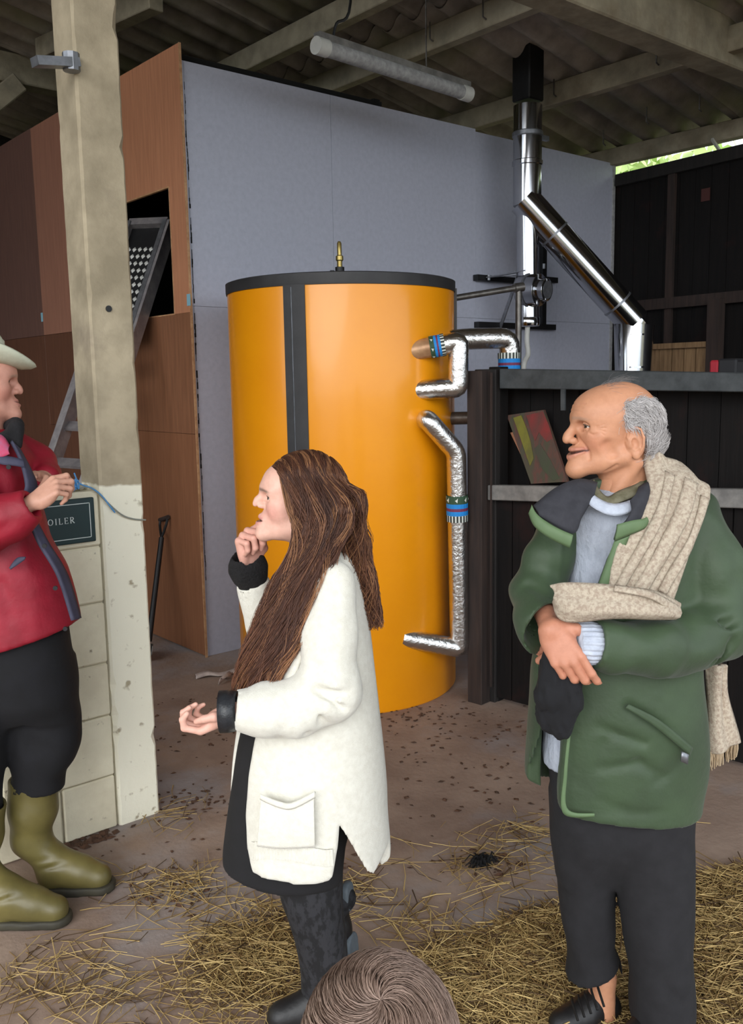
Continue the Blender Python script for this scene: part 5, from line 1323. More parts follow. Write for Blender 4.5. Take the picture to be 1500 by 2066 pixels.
# trousers
g = p.grid((1080, 1500, 1440, 2140), .009, -.28, .26)
g.loft(p.sec([(1520, 1112, 1390, .01, .125), (1580, 1112, 1392, .01, .13), (1650, 1113, 1397, .01, .13), (1720, 1120, 1396, .01, .10), (1770, 1130, 1392, .01, .06)]), .03)
g.loft(p.sec([(1600, 1117, 1255, .02, .105), (1700, 1119, 1244, .025, .098), (1790, 1129, 1236, .03, .09), (1860, 1135, 1240, .03, .085), (1900, 1143, 1240, .03, .08), (1940, 1145, 1252, .03, .085), (1982, 1138, 1253, .03, .088)]), .025)
g.loft(p.sec([(1600, 1225, 1394, -.01, .12), (1690, 1234, 1396, -.025, .108), (1790, 1247, 1397, -.04, .10), (1900, 1262, 1397, -.05, .098), (1980, 1272, 1397, -.06, .096), (2040, 1277, 1396, -.06, .094), (2090, 1292, 1380, -.06, .085)]), .008)
g.cap(p(1244, 1770, -.12), p(1250, 2000, -.12), .006, .006, .012, 's')
for a, b in (((1300, 1900), (1345, 1990)), ((1160, 1890), (1225, 1925)), ((1330, 1985), (1390, 2040)), ((1150, 1700), (1180, 1780))): g.cap(p(*a, -.16), p(*b, -.16), .006, .004, .025, 's')
g.noise(.005, 18, 6)
g.cap(p(1200, 1985, .03), p(1200, 2060, .03), .052, .06, .003, 's')
g.poly([p(x, y, .0) for x, y in [(1000, 1490), (1500, 1490), (1500, 2100), (1300, 2092), (1262, 2060), (1256, 1945), (1200, 1968), (1130, 1992), (1000, 1992)]], 'i', .004)
OM.gpart('trousers', g, 'charcoal')
def shoe(P_, heel, toe, w, h, ang=0): 
    """low shoe: heel and toe points on the ground (local)"""
    a, b = np.array(heel, float), np.array(toe, float); d = b-a; L_ = np.linalg.norm(d); d /= L_; s = np.array((-d[1], d[0], 0))
    R = np.stack([d, s, (0, 0, 1.)], 1); gg = Grid(np.minimum(a, b)-.09, np.maximum(a, b)+np.array((.09, .09, h+.14)), .005); fr = Frame(gg, a, R)
    fr.chain([(.02, 0, .035), (L_*.45, 0, .034), (L_-.045, 0, .028)], [w*.85, w, w*.95], .02)
    fr.chain([(.03, 0, .05), (L_*.35, 0, h), (L_*.7, 0, .040)], [w*.8, w*.8, w*.7], .02)
    gg.d = smax(gg.d, -halfspace(gg, a+np.array((0, 0, .016)), np.array((0, 0, 1.))), .004)
    so = Grid(gg.lo, gg.lo+(gg.n-1)*gg.h, gg.h); fs = Frame(so, a, R); fs.chain([(.02, 0, .012), (L_*.45, 0, .012), (L_-.045, 0, .012)], [w*.95, w*1.08, w*1.04], .02)
    so.d = np.maximum(np.maximum(so.d, -halfspace(so, a, np.array((0, 0, 1.)))), halfspace(so, a+np.array((0, 0, .018)), np.array((0, 0, 1.))))
    return gg, so
fl0 = lambda px, D: np.array((at(px, 1033, D).dot(cR)-p.X, D-p.D, 0))
gs, so_ = shoe(p, fl0(1262, 2.30), fl0(1120, 2.22), .042, .06)
s1_ = OM.gpart('shoe', gs, 'shoe_black'); OM.gpart('sole', so_, 'shoe_black', s1_)
lc = []
for i in range(5):
    a = p(1160+i*13, 2030-i*7, -.055); lc.append(np.stack([a+np.array((0, .03, .0)), a+np.array((-.006, -.0, .012)), a+np.array((.0, -.04, -.012))]))
V, F, si = strands(np.array(lc), .0035, .0035, 5); OM.part('laces', V, F, 'shoe_black', s1_)
gs, so_ = shoe(p, fl0(1375, 2.22), fl0(1262, 2.12), .042, .06); s1_ = OM.gpart('shoe', gs, 'shoe_black'); OM.gpart('sole', so_, 'shoe_black', s1_)

# ------------------------------------------------------------------ young woman in the white cardigan
p = Person(2.36, 630); WM = p
SKW = (.78, .46, .36)
hc = p(601, 1002, .0); hfR = facing(4, 4)
g = Grid(hc-np.array((.15, .12, .19)), hc+np.array((.14, .12, .13)), .0017); f = Frame(g, hc, hfR)
nw = [p(612, 1050, .0), p(640, 1130, .0), p(650, 1180, 0)]
iv = [f.inv(np.array(q_)[None, :])[0] for q_ in nw]
q = head(f, dict(skull=(.094, .072, .084), face=(.050, .052, .074), fx=.030, fore=.034, brow=.022, nose=(.1155, -.0255), nr=.0074, ala=.82, nasion=.0895, lip=.1010, lipz=-.064, lipr=.0058, chin=(.0985, -.098), chinr=.0175, jaw=.041, cheek=.028, ear=.9, open=.0034, smile=.0, ex=.0645, ez=-.003), (iv, [.046, .045, .05]))
V, F = g.mesh(); V = relax(V, F, 1, .4); Q = f.inv(V)
C = head_colours(Q, q, SKW, (.60, .24, .22), (.10, .065, .05), (.05, .04, .03), blush=(.72, .30, .25), browk=.75)
hv = [(V, F, C)]
w1 = p(470, 1442, -.225); k1 = p(404, 1466, -.225)
V, F = hand_piece(w1, k1-w1, (.10, .10, -1), (0, -1, .1), [(36, 66, 45), (42, 70, 50), (46, 72, 50), (50, 74, 50)], .92, [(.012, .022, -.012), (.036, .034, -.026), (.064, .034, -.030), (.088, .026, -.028)], lo=.125)
hv.append((V, F, np.tile(np.array((.74, .42, .33)), (len(V), 1))))
w2 = p(504, 1136, .05); k2 = p(496, 1075, .03)
V, F = hand_piece(w2, k2-w2, (-.75, .65, 0), (1, .3, 0), [(55, 75, 40), (85, 80, 40), (90, 85, 40), (92, 85, 40)], .98, [(.012, .022, -.008), (.036, .036, -.022), (.060, .030, -.030), (.080, .018, -.028)], lo=.125)
hv.append((V, F, np.tile(np.array((.70, .37, .29)), (len(V), 1))))
g = p.grid((440, 1090, 800, 2100), .011, -.3, .3)
g.chain(nw+[p(655, 1240, 0)], [.046, .045, .05, .06], .03)
g.loft(p.sec([(1150, 615, 695, 0, .09), (1200, 595, 712, 0, .14), (1300, 570, 720, 0, .14), (1450, 560, 700, 0, .12), (1600, 550, 706, 0, .14), (1700, 560, 690, 0, .14)]), .04)
g.chain([p(668, 1200, -.11), p(668, 1400, -.18), p(468, 1438, -.225)], [.036, .034, .024], .03); g.chain([p(660, 1190, .14), p(590, 1340, .14), p(506, 1160, .06)], [.042, .036, .025], .03)
LN = [p(628, 1660, -.05), p(640, 1840, -.05), p(654, 1940, -.05), p(645, 2035, -.03)]
LFp = [p(620, 1660, .09), p(618, 1830, .08), p(655, 1832, .14)]
g.chain(LN, [.075, .050, .046, .032], .03); g.chain(LFp, [.07, .045, .032], .03)
V, F = g.mesh(); hv.append((V, F, np.tile(np.array(SKW), (len(V), 1))))
V, F = join([(a, b) for a, b, _ in hv]); C = np.concatenate([c for _, _, c in hv])
p.body('person', V, F, C, 'young woman with long wavy brown hair in a long white cardigan, hand held out')
# cardigan
g = p.grid((440, 1090, 820, 1800), .0075, -.31, .30)
CS = p.sec([(1106, 672, 706, .0, .04), (1120, 652, 715, 0, .07), (1150, 610, 723, 0, .12), (1200, 572, 735, 0, .165), (1300, 535, 752, 0, .175), (1400, 495, 764, 0, .18), (1500, 474, 776, 0, .19), (1600, 468, 784, 0, .2), (1700, 465, 789, 0, .205), (1790, 465, 790, 0, .205)])
g.loft(CS, .03, pw=2.1); g.noise(.0045, 16, 21, (1, 1, .5))
for a, b in (((590, 1480), (575, 1600)), ((640, 1470), (650, 1620)), ((740, 1420), (760, 1600)), ((690, 1500), (700, 1610))): g.cap(p(*a, -.208), p(*b, -.218), .007, .004, .03, 's')
trunk = g.d.copy(); g.d[:] = .5; g.loft(CS, .03, grow=-.030, pw=2.1); g.d = smax(trunk, -g.d, .004)
nearP = [(690, 1095), (722, 1140), (745, 1250), (757, 1350), (772, 1480), (785, 1600), (792, 1690), (789, 1725), (754, 1760), (742, 1750), (716, 1696), (687, 1640), (684, 1680), (674, 1738), (664, 1748), (600, 1750), (513, 1744), (501, 1700), (497, 1640), (503, 1560), (515, 1490), (538, 1430), (565, 1380), (600, 1290), (632, 1200), (655, 1140)]
farP = [(690, 1095), (722, 1140), (745, 1250), (757, 1350), (772, 1480), (785, 1600), (792, 1700), (785, 1715), (760, 1735), (745, 1728), (722, 1680), (710, 1650), (480, 1650), (466, 1560), (472, 1480), (482, 1380), (530, 1300), (600, 1200), (655, 1140)]
g.poly([p(x, y, -.12) for x, y in nearP], 'i', .004, -9, -.035); g.poly([p(x, y, .02) for x, y in farP], 'i', .004, -.035, 9)
s_ = Grid(g.lo, g.lo+(g.n-1)*g.h, g.h)
SL_N = [p(672, 1175, -.115), p(664, 1280, -.165), p(664, 1395, -.185), p(600, 1430, -.21), p(540, 1433, -.222), p(476, 1432, -.228)]
s_.chain(SL_N, [p.r(44), p.r(50), p.r(58), p.r(52), p.r(49), p.r(40)], .03)
s_.noise(.004, 22, 11)
for a, b, rr in (((612, 1275), (592, 1365), 7), ((590, 1366), (640, 1352), 6), ((640, 1390), (694, 1430), 6), ((628, 1420), (662, 1470), 6), ((600, 1440), (618, 1480), 5), ((700, 1290), (716, 1380), 6), ((660, 1395), (710, 1400), 5), ((555, 1440), (566, 1480), 4)): s_.cap(p(*a, -.25), p(*b, -.25), p.r(rr), p.r(rr*.5), .022, 's')
SL_F = [p(664, 1180, .13), p(590, 1320, .14), p(548, 1300, .12), p(508, 1172, .068)]
sf_ = Grid(g.lo, g.lo+(g.n-1)*g.h, g.h); sf_.chain(SL_F, [p.r(44), p.r(50), p.r(46), p.r(36)], .03); sf_.noise(.004, 24, 12)
for G_, A_, r_ in ((s_, SL_N, 33), (sf_, SL_F, 29)):
    d_ = A_[-1]-A_[-2]; d_ /= np.linalg.norm(d_); G_.d = smax(G_.d, -np.maximum(-halfspace(G_, A_[-1], d_), near(G_, A_[-1]+d_*.05, .085)), .006); G_.cap(A_[-1]-d_*.04, A_[-1]+d_*.1, p.r(r_), p.r(r_+2), .004, 's')
g.d = smin(smin(g.d, s_.d, .016), sf_.d, .01)
cgrid = g
V, F = g.mesh(); cg = WM.part('cardigan', relax(V, F), F, 'white_knit')
V, F = ribbon([p(528, 1606, -.202), p(560, 1622, -.213), p(590, 1626, -.216), p(634, 1602, -.214)], [p(520, 1706, -.205), p(556, 1710, -.216), p(590, 1710, -.220), p(636, 1708, -.218)], .009, 30, 16, bulge=.006); pk = WM.part('pocket', V, F, 'white_knit', cg)
V, F = ribbon([p(526, 1602, -.207), p(560, 1616, -.219), p(590, 1620, -.222), p(636, 1597, -.219)], [p(527, 1610, -.207), p(560, 1625, -.220), p(590, 1629, -.223), p(636, 1606, -.220)], .010, 30, 4, bulge=.003); WM.part('pocket_edge', V, F, 'white_knit', pk)
# ribbed hem: many upright ribs
rb = []
for i in range(52):
    u = i/51; x = 508+162*u; dy = -.19-.028*math.sin(math.pi*min(u*1.1, 1)**.8)
    rb.append(np.stack([on_near(cgrid, p(x, 1708, dy)), on_near(cgrid, p(x+1, 1724, dy)), on_near(cgrid, p(x+2, 1741, dy))]))
V, F, si = strands(np.array(rb), .0036, .0036, 6); WM.part('ribbed_hem', V, F, 'white_knit', cg)['kind'] = 'stuff'
V, F = ribbon([p(640, 1185, -.13), p(603, 1290, -.165), p(568, 1382, -.185), p(556, 1400, -.19)], [p(656, 1185, -.14), p(622, 1290, -.175), p(590, 1378, -.195), p(578, 1400, -.20)], .012, 30, 6, bulge=.006); WM.part('front_band', V, F, 'white_knit', cg)
def cuff(P_, A, Bp, r0, r1, m, name, parent, fur=False):
    b = B(); A = Vector(A); Bp = Vector(Bp); b.tube([A, A.lerp(Bp, .5), Bp], [r0, (r0+r1)/2*1.04, r1], 32, caps=False)
    o = mesh_obj(name, b.V, b.F, MATS[m], parent, smooth=True); md = o.modifiers.new('thick', 'SOLIDIFY'); md.thickness = .006; md.offset = -1; return o
cuff(p, p(480, 1434, -.227), p(444, 1436, -.228), p.r(37), p.r(40), 'black_leather', 'leather_cuff', WM.o)
g = Grid(p(500, 1150, .05)-.09, p(500, 1150, .05)+.09, .005); g.chain([p(506, 1162, .062), p(502, 1148, .057), p(500, 1140, .054)], [p.r(33), p.r(37), p.r(37)], .01); g.cap(p(500, 1150, .05), p(496, 1100, .04), p.r(27), p.r(30), .004, 's'); g.noise(.0016, 130, 5); WM.gpart('fur_cuff', g, 'black_fur')
# dress
g = p.grid((420, 1120, 740, 1830), .009, -.22, .24)
g.loft(p.sec([(1150, 612, 690, 0, .10), (1200, 580, 705, 0, .145), (1300, 548, 725, 0, .15), (1400, 505, 725, 0, .15), (1480, 484, 722, 0, .155), (1560, 472, 722, 0, .16), (1640, 460, 720, 0, .165), (1700, 452, 716, 0, .165), (1750, 444, 708, 0, .165), (1810, 440, 700, 0, .165)]), .03)
g.noise(.004, 15, 31, (1, 1, .3))
g.poly([p(x, y, -.1) for x, y in [(400, 1100), (800, 1100), (800, 1640), (708, 1640), (712, 1672), (697, 1720), (690, 1790), (600, 1786), (545, 1782), (470, 1768), (446, 1766), (430, 1740)]], 'i', .01)
g.d = np.maximum(g.d, -(g.d+.012)) if False else g.d
WM.gpart('dress', g, 'black_dress')
# tights and shoes
g = p.grid((520, 1640, 760, 2100), .0085, -.22, .30)
g.loft(p.sec([(1700, 560, 694, -.05, .09), (1790, 564, 692, -.05, .085), (1850, 583, 694, -.05, .078), (1900, 597, 700, -.05, .07), (1950, 606, 702, -.05, .062), (2000, 608, 690, -.04, .052), (2055, 609, 672, -.03, .042)]), .03)
g.chain([p(622, 1700, .09), p(625, 1835, .09), p(672, 1826, .165), p(694, 1812, .172)], [.085, .062, .045, .038], .02); g.chain([p(640, 2030, -.03), p(625, 2052, -.03), p(560, 2062, -.03)], [.04, .038, .03], .02)
WM.gpart('tights', g, 'tights')
p_ = WM
def wsh(px, D): return np.array((at(px, 1033, D).dot(cR)-WM.X, D-WM.D, 0))
gs, so_ = shoe(p, wsh(655, 2.32), wsh(496, 2.28), .041, .066); s1_ = WM.gpart('shoe', gs, 'shoe_black'); WM.gpart('sole', so_, 'shoe_black', s1_)
# lifted far foot: shoe hanging with the sole turned back
a, b = p(694, 1796, .17), p(712, 1948, .17); d = b-a; L_ = np.linalg.norm(d); d /= L_; nsol = np.array((1, -.35, .12)); nsol -= d*(nsol@d); nsol /= np.linalg.norm(nsol); sd_ = np.cross(d, nsol)
R = np.stack([d, sd_, -nsol], 1); G_ = Grid(np.minimum(a, b)-.10, np.maximum(a, b)+.10, .005); fr = Frame(G_, a, R)
fr.chain([(.012, 0, .03), (L_*.5, 0, .028), (L_-.03, 0, .02)], [.036, .034, .034], .02); fr.cap((.02, 0, .05), (.03, 0, .075), .034, .034, .02)
s1_ = WM.gpart('shoe', G_, 'shoe_black')
G_ = Grid(np.minimum(a, b)-.10, np.maximum(a, b)+.10, .0045); fr = Frame(G_, a, R); fr.cap((.004, 0, -.006), (.03, 0, -.006), .033, .033, .004)
G_.d = np.maximum(G_.d, np.abs(halfspace(G_, a+nsol*.012, nsol))-.010); WM.gpart('heel', G_, 'sole_grey', s1_)
G_ = Grid(np.minimum(a, b)-.10, np.maximum(a, b)+.10, .0045); fr = Frame(G_, a, R); fr.cap((L_*.72, 0, -.003), (L_-.03, 0, -.003), .038, .034, .004)
G_.d = np.maximum(G_.d, np.abs(halfspace(G_, a+nsol*.006, nsol))-.007); WM.gpart('sole', G_, 'sole_grey', s1_)
# hair: core and strands
g = Grid(p(470, 1420, -.25), p(790, 890, .25), .006)
f = Frame(g, hc, hfR)
f.ell((-.022, 0, .024), (.094, .074, .083), .01); f.ell((-.044, 0, -.03), (.060, .066, .085), .03)
LF = [(1015, 586, 702, -.082), (1060, 600, 703, -.092), (1110, 592, 675, -.112), (1170, 562, 650, -.135), (1240, 534, 618, -.158), (1310, 508, 588, -.176), (1360, 496, 552, -.186), (1405, 492, 528, -.190)]
LB_ = [(1000, 688, 728, -.045), (1060, 692, 732, -.045), (1120, 700, 730, -.04), (1180, 716, 742, -.035), (1235, 733, 749, -.03), (1272, 744, 752, -.03)]
g.chain([p((L_+R_)/2, y, d+.035) for y, L_, R_, d in LF], [p.r((R_-L_)*.30) for y, L_, R_, d in LF], .03)
g.chain([p((L_+R_)/2, y, .0) for y, L_, R_, d in LB_], [p.r((R_-L_)*.30) for y, L_, R_, d in LB_], .03)
g.chain([p(676, 980, .05), p(700, 1080, .06), p(700, 1180, .08)], [p.r(26), p.r(20), p.r(12)], .03)
fc = [(470, 880), (548, 930), (562, 965), (580, 1000), (594, 1035), (599, 1062), (594, 1088), (580, 1105), (470, 1110)]
g.poly([p(x, y, -.1) for x, y in fc], 's', .012)
g.noise(.004, 30, 17, (1, 1, .35), True)
V, F = g.mesh(); r = np.random.default_rng(5); V = relax(V, F, 1)
hair_a, hair_b, hair_c = np.array((.045, .018, .013)), np.array((.15, .060, .032)), np.array((.40, .19, .085))
hr = WM.part('hair', V, F, 'hair', col=np.tile(hair_a*.7, (len(V), 1)))
NS = 4300; NC = 84; m = 36; ST = []; tone = []
cl = [(r.random(), r.uniform(0, 6.28), r.uniform(.6, 1.3), r.random(), r.random()) for _ in range(NC)]
def lerp_levels(LV, u, v):
    return [p(L_+(R_-L_)*u, y, d+v-.16*(R_-L_)/800*(1-(2*u-1)**2)*.9) for y, L_, R_, d in LV]
for i in range(NS):
    k = i % NC; ac, phs, wl, tc_, lay = cl[k]; a = np.clip(ac+r.normal()*.0125, 0, 1)
    x0 = .072-.182*a; side = -1 if (a > .55 and r.random() < .35) else 1
    top = []
    for th in (0, 24, 48, 68):
        t = math.radians(th); x2 = x0-.028*(th/80)-.012*(th/80)**2*(a < .5); e = math.sqrt(max(1-((x2+.022)/.104)**2, .03)); top.append(f.w((x2, side*.088*e*math.sin(t), .026+.096*e*math.cos(t))))
    v = r.uniform(-.006, .020)*(1 if side > 0 else 0)-.010*(lay > .7)
    if a < .70: pts = lerp_levels(LF, (a/.70)*.96+.02, v); lat_ = np.array((1, 0, .35))
    else: pts = lerp_levels(LB_, np.clip((a-.62)/.38, 0, 1), v+(.05+.09*r.random() if side < 0 else .05*r.random())); lat_ = np.array((1, 0, 0))
    P_ = cr_np(top+pts, m); P_ = cr_np(P_[:max(12, int(m*r.uniform(.66, 1)**.8))], m); t = np.linspace(0, 1, m)
    wv = (.004+.040*np.clip(t-.25, 0, 1))*np.sin(t*15*wl+phs+.2*r.normal()); P_ = P_+lat_[None, :]*wv[:, None]+np.array((0, -1, 0))*(.016*np.clip(t-.2, 0, 1)*np.cos(t*12*wl+phs))[:, None]
    P_ += r.normal(size=3)*.0018*np.minimum(1, t*4)[:, None]
    ST.append(P_); tone.append(np.clip(.8*tc_**1.5+.2*r.random(), 0, 1))
for i in range(60):
    u = r.random(); pts = lerp_levels(LF if u < .6 else LB_, r.choice([-.08, 1.08]), r.uniform(-.02, .01)); P_ = cr_np(pts, m); t = np.linspace(0, 1, m); P_ = P_+np.array((1, 0, 0))*(.016*t*np.sin(t*9+r.uniform(0, 6)))[:, None]; ST.append(P_); tone.append(r.random())
V, F, si = strands(np.array(ST), r.uniform(.0007, .0014, len(ST)), .0005)
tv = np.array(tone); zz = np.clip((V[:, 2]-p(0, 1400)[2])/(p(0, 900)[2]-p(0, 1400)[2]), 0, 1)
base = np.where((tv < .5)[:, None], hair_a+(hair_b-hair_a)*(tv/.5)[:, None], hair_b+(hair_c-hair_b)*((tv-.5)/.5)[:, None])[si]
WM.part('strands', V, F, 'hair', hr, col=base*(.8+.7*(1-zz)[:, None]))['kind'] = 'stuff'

# ------------------------------------------------------------------ man in the red coat at the left edge
p = Person(2.95, 10); RM = p
hc = p(-33, 768, -.0); hfR = facing(-24, -4, 0, True)
g = Grid(hc-np.array((.15, .12, .19)), hc+np.array((.16, .12, .13)), .0032); f = Frame(g, hc, hfR)
nr_ = [p(-42, 815, 0), p(-30, 890, 0), p(-20, 930, 0)]
iv = [f.inv(np.array(q_)[None, :])[0] for q_ in nr_]
q = head(f, dict(nose=(.118, -.030), chin=(.104, -.102), jaw=.052, open=.0008, chinr=.022, lip=.104), (iv, [.058, .058, .07]))
V, F = g.mesh(); V = relax(V, F, 1, .4); Q = f.inv(V)
C = head_colours(Q, q, (.55, .27, .20), (.48, .19, .15), (.25, .2, .16), (.05, .05, .06), blush=(.52, .2, .15), browk=.5)
hv = [(V, F, C)]
w1 = p(66, 1014, -.225); k1 = p(98, 990, -.215)
V, F = hand_piece(w1, k1-w1, (-.25, -.75, .60), (.5, -.1, .85), [(38, 62, 30), (50, 70, 34), (58, 74, 34), (62, 74, 34)], 1.0, [(.012, .022, -.008), (.042, .034, -.022), (.072, .024, -.034), (.094, .008, -.036)], lo=.15, h=.003, wr=p(20, 1042, -.232))
hv.append((V, F, np.tile(np.array((.59, .315, .225)), (len(V), 1))))
w2 = p(90, 962, .0); k2 = p(116, 984, -.11)
V, F = hand_piece(w2, k2-w2, (.75, .1, .62), (-.2, -.5, .8), [(45, 60, 30), (55, 66, 34), (60, 70, 34), (62, 70, 34)], .95, lo=.15, h=.003)
hv.append((V, F, np.tile(np.array((.59, .315, .225)), (len(V), 1))))
g = p.grid((-190, 860, 200, 1850), .013, -.34, .3)
g.chain(nr_+[p(-20, 980, 0)], [.058, .058, .07, .09], .03)
g.loft(p.sec([(910, -75, 35, 0, .11), (950, -95, 35, 0, .13), (1100, -110, 55, 0, .14), (1250, -110, 95, 0, .15), (1340, -105, 100, 0, .15)]), .04)
g.chain([p(-50, 940, -.14), p(-40, 1066, -.21), p(24, 1040, -.232)], [.05, .042, .028], .03); g.chain([p(30, 930, .14), p(70, 1000, .12), p(103, 960, .03)], [.048, .042, .028], .03)
g.chain([p(80, 1320, .05), p(95, 1500, .04), p(68, 1620, .05), p(68, 1690, .05)], [.075, .055, .045, .036], .03); g.chain([p(-30, 1320, -.05), p(-30, 1520, -.06), p(-42, 1660, -.08), p(-46, 1730, -.08)], [.075, .055, .045, .036], .03)
V, F = g.mesh(); hv.append((V, F, np.tile(np.array((.59, .315, .225)), (len(V), 1))))
V, F = join([(a, b) for a, b, _ in hv]); C = np.concatenate([c for _, _, c in hv])
p.body('person', V, F, C, 'person in a red coat and pale wide-brimmed hat with olive boots, hands clasped, at left')
# coat
g = p.grid((-200, 860, 200, 1340), .0085, -.36, .3)
RS = p.sec([(868, -72, 12, .0, .07), (890, -88, 32, 0, .11), (930, -108, 62, 0, .16), (1000, -120, 70, 0, .175), (1080, -125, 90, 0, .18), (1160, -128, 135, 0, .185), (1240, -130, 155, 0, .19), (1320, -132, 168, 0, .195)])
g.loft(RS, .03); g.noise(.006, 14, 41)
for a, b in (((30, 1110), (70, 1230)), ((0, 1180), (60, 1270)), ((60, 1080), (95, 1130)), ((-20, 1120), (20, 1250))): g.cap(p(*a, -.192), p(*b, -.192), .008, .004, .03, 's')
t_ = g.d.copy(); g.d[:] = .5; g.loft(RS, .03, grow=-.034); g.d = smax(t_, -g.d, .004)
g.poly([p(x, y, -.12) for x, y in [(-250, 850), (20, 850), (50, 905), (72, 960), (66, 1010), (69, 1046), (95, 1092), (137, 1156), (168, 1262), (100, 1284), (0, 1310), (-250, 1345)]], 'i', .006)
s_ = Grid(g.lo, g.lo+(g.n-1)*g.h, g.h)
A_ = [p(-62, 945, -.12), p(-62, 1030, -.19), p(-35, 1062, -.225), p(16, 1044, -.235), p(66, 1018, -.235)]
s_.chain(A_, [p.r(50), p.r(50), p.r(50), p.r(44), p.r(34)], .03)
A2 = [p(35, 915, .12), p(75, 935, .12), p(90, 958, .07), p(94, 964, .02)]; s_.chain(A2, [p.r(42), p.r(36), p.r(30), p.r(25)], .02)
s_.noise(.006, 24, 42)
for a, b in (((0, 1000), (30, 1070)), ((-20, 1080), (40, 1050)), ((10, 1010), (60, 1040))): s_.cap(p(*a, -.31), p(*b, -.31), .008, .005, .025, 's')
d_ = A_[-1]-A_[-2]; d_ /= np.linalg.norm(d_); s_.d = smax(s_.d, -np.maximum(-halfspace(s_, A_[-1], d_), near(s_, A_[-1]+d_*.05, .085)), .006); s_.cap(A_[-1]-d_*.04, A_[-1]+d_*.1, p.r(22), p.r(22), .004, 's')
g.d = smin(g.d, s_.d, .016)
ct = RM.gpart('coat', g, 'red_coat')
V, F = ribbon([p(22, 890, -.12), p(40, 925, -.15), p(52, 975, -.17), p(48, 1010, -.165), p(72, 1085, -.165), p(116, 1160, -.18), p(146, 1252, -.18)], [p(38, 905, -.10), p(62, 950, -.12), p(74, 985, -.13), p(66, 1030, -.13), p(94, 1090, -.13), p(135, 1160, -.13), p(162, 1247, -.13)], .010, 50, 5, bulge=.004); RM.part('zip_flap', V, F, 'navy_trim', ct)
V, F = ribbon([p(-30, 905, -.15), p(0, 918, -.165), p(30, 924, -.16), p(48, 930, -.15)], [p(-30, 922, -.165), p(0, 936, -.175), p(30, 940, -.17), p(50, 944, -.155)], .008, 20, 4, bulge=.003); RM.part('yoke_trim', V, F, 'navy_trim', ct)
V, F = ribbon([p(20, 1146, -.19), p(35, 1126, -.192), p(52, 1124, -.192)], [p(22, 1148, -.192), p(38, 1138, -.194), p(50, 1128, -.193)], .006, 14, 4, bulge=.002); RM.part('pocket_mark', V, F, 'navy_trim', ct)
for x, y in ((18, 942), (90, 1101), (112, 1186), (132, 1268)):
    b = B(); c_ = Vector(p(x, y, -.20)); b.tube([c_, c_+Vector((.001, -.006, 0))], .007, 12); mesh_obj('stud', b.V, b.F, MATS['black_plastic'], ct)
g = p.grid((-110, 820, 90, 960), .007, -.2, .2)
g.chain([p(30, 868, -.05), p(8, 884, -.10), p(-30, 896, -.13), p(-70, 884, -.09)], [p.r(13), p.r(11), p.r(12), p.r(16)], .02); g.chain([p(32, 858, .0), p(6, 866, .08), p(-60, 872, .09)], [p.r(17), p.r(15), p.r(16)], .02); g.cap(p(34, 862, -.05), p(36, 898, -.09), p.r(14), p.r(9), .02)
RM.gpart('collar', g, 'collar_black')
V, F = ribbon([p(-20, 872, -.10), p(5, 880, -.125), p(18, 900, -.14)], [p(-30, 910, -.15), p(0, 922, -.17), p(20, 916, -.165)], .008, 14, 6, bulge=.008); RM.part('shirt', V, F, 'pink_shirt')
# hair under the hat
g = Grid(hc-np.array((.13, .12, .12)), hc+np.array((.13, .12, .13)), .0045); f = Frame(g, hc, facing(-24, -4, 0, True)); f.ell((-.014, 0, .018), (.103, .081, .089), .01); f.ell((-.05, 0, -.035), (.058, .068, .05), .02); f.ell((.095, 0, -.01), (.085, .10, .12), .01, 's')
g.noise(.002, 90, 4); V, F = g.mesh(); RM.part('hair', V, F, 'hair', col=np.tile(np.array((.26, .22, .19)), (len(V), 1)))
# hat
hb_ = p(-58, 724, .0); R = facing(-20, -9, 4, True); b = B(); n_ = 48
prof = [(.0, .118), (.045, .116), (.070, .104), (.082, .075), (.088, .03), (.092, .0)]
V = []; F = []
for i, (rr, z) in enumerate(prof+[(.105, -.008), (.135, -.010), (.160, -.004), (.172, .004), (.170, .008), (.135, -.003), (.100, -.001)]):
    for j in range(n_):
        a = 2*math.pi*j/n_; ex = 1.18; side = abs(math.sin(a))**2; up = (.05*side*max(0, (rr-.10)/.07)) if rr > .1 else 0
        dent = -.022*math.exp(-((rr*math.sin(a))/.022)**2)*(1 if i < 3 else 0)
        V.append(hb_+.95*R@np.array((rr*ex*math.cos(a), rr*.92*math.sin(a), z+up+dent)))
m = len(V)//n_; F = [(i*n_+j, i*n_+(j+1) % n_, (i+1)*n_+(j+1) % n_, (i+1)*n_+j) for i in range(m-1) for j in range(n_)]
ht = mesh_obj('hat', V, F, MATS['hat_felt'], RM.o, smooth=True); md = ht.modifiers.new('thick', 'SOLIDIFY'); md.thickness = .003
V = [hb_+.95*R@np.array(((rr)*1.18*math.cos(2*math.pi*j/n_), rr*.92*math.sin(2*math.pi*j/n_), z)) for rr, z in ((.0935, .002), (.0895, .032)) for j in range(n_)]
bd = mesh_obj('hat_band', V, [(j, (j+1) % n_, n_+(j+1) % n_, n_+j) for j in range(n_)], MATS['hat_band'], ht, smooth=True); md = bd.modifiers.new('thick', 'SOLIDIFY'); md.thickness = .003; md.offset = 1
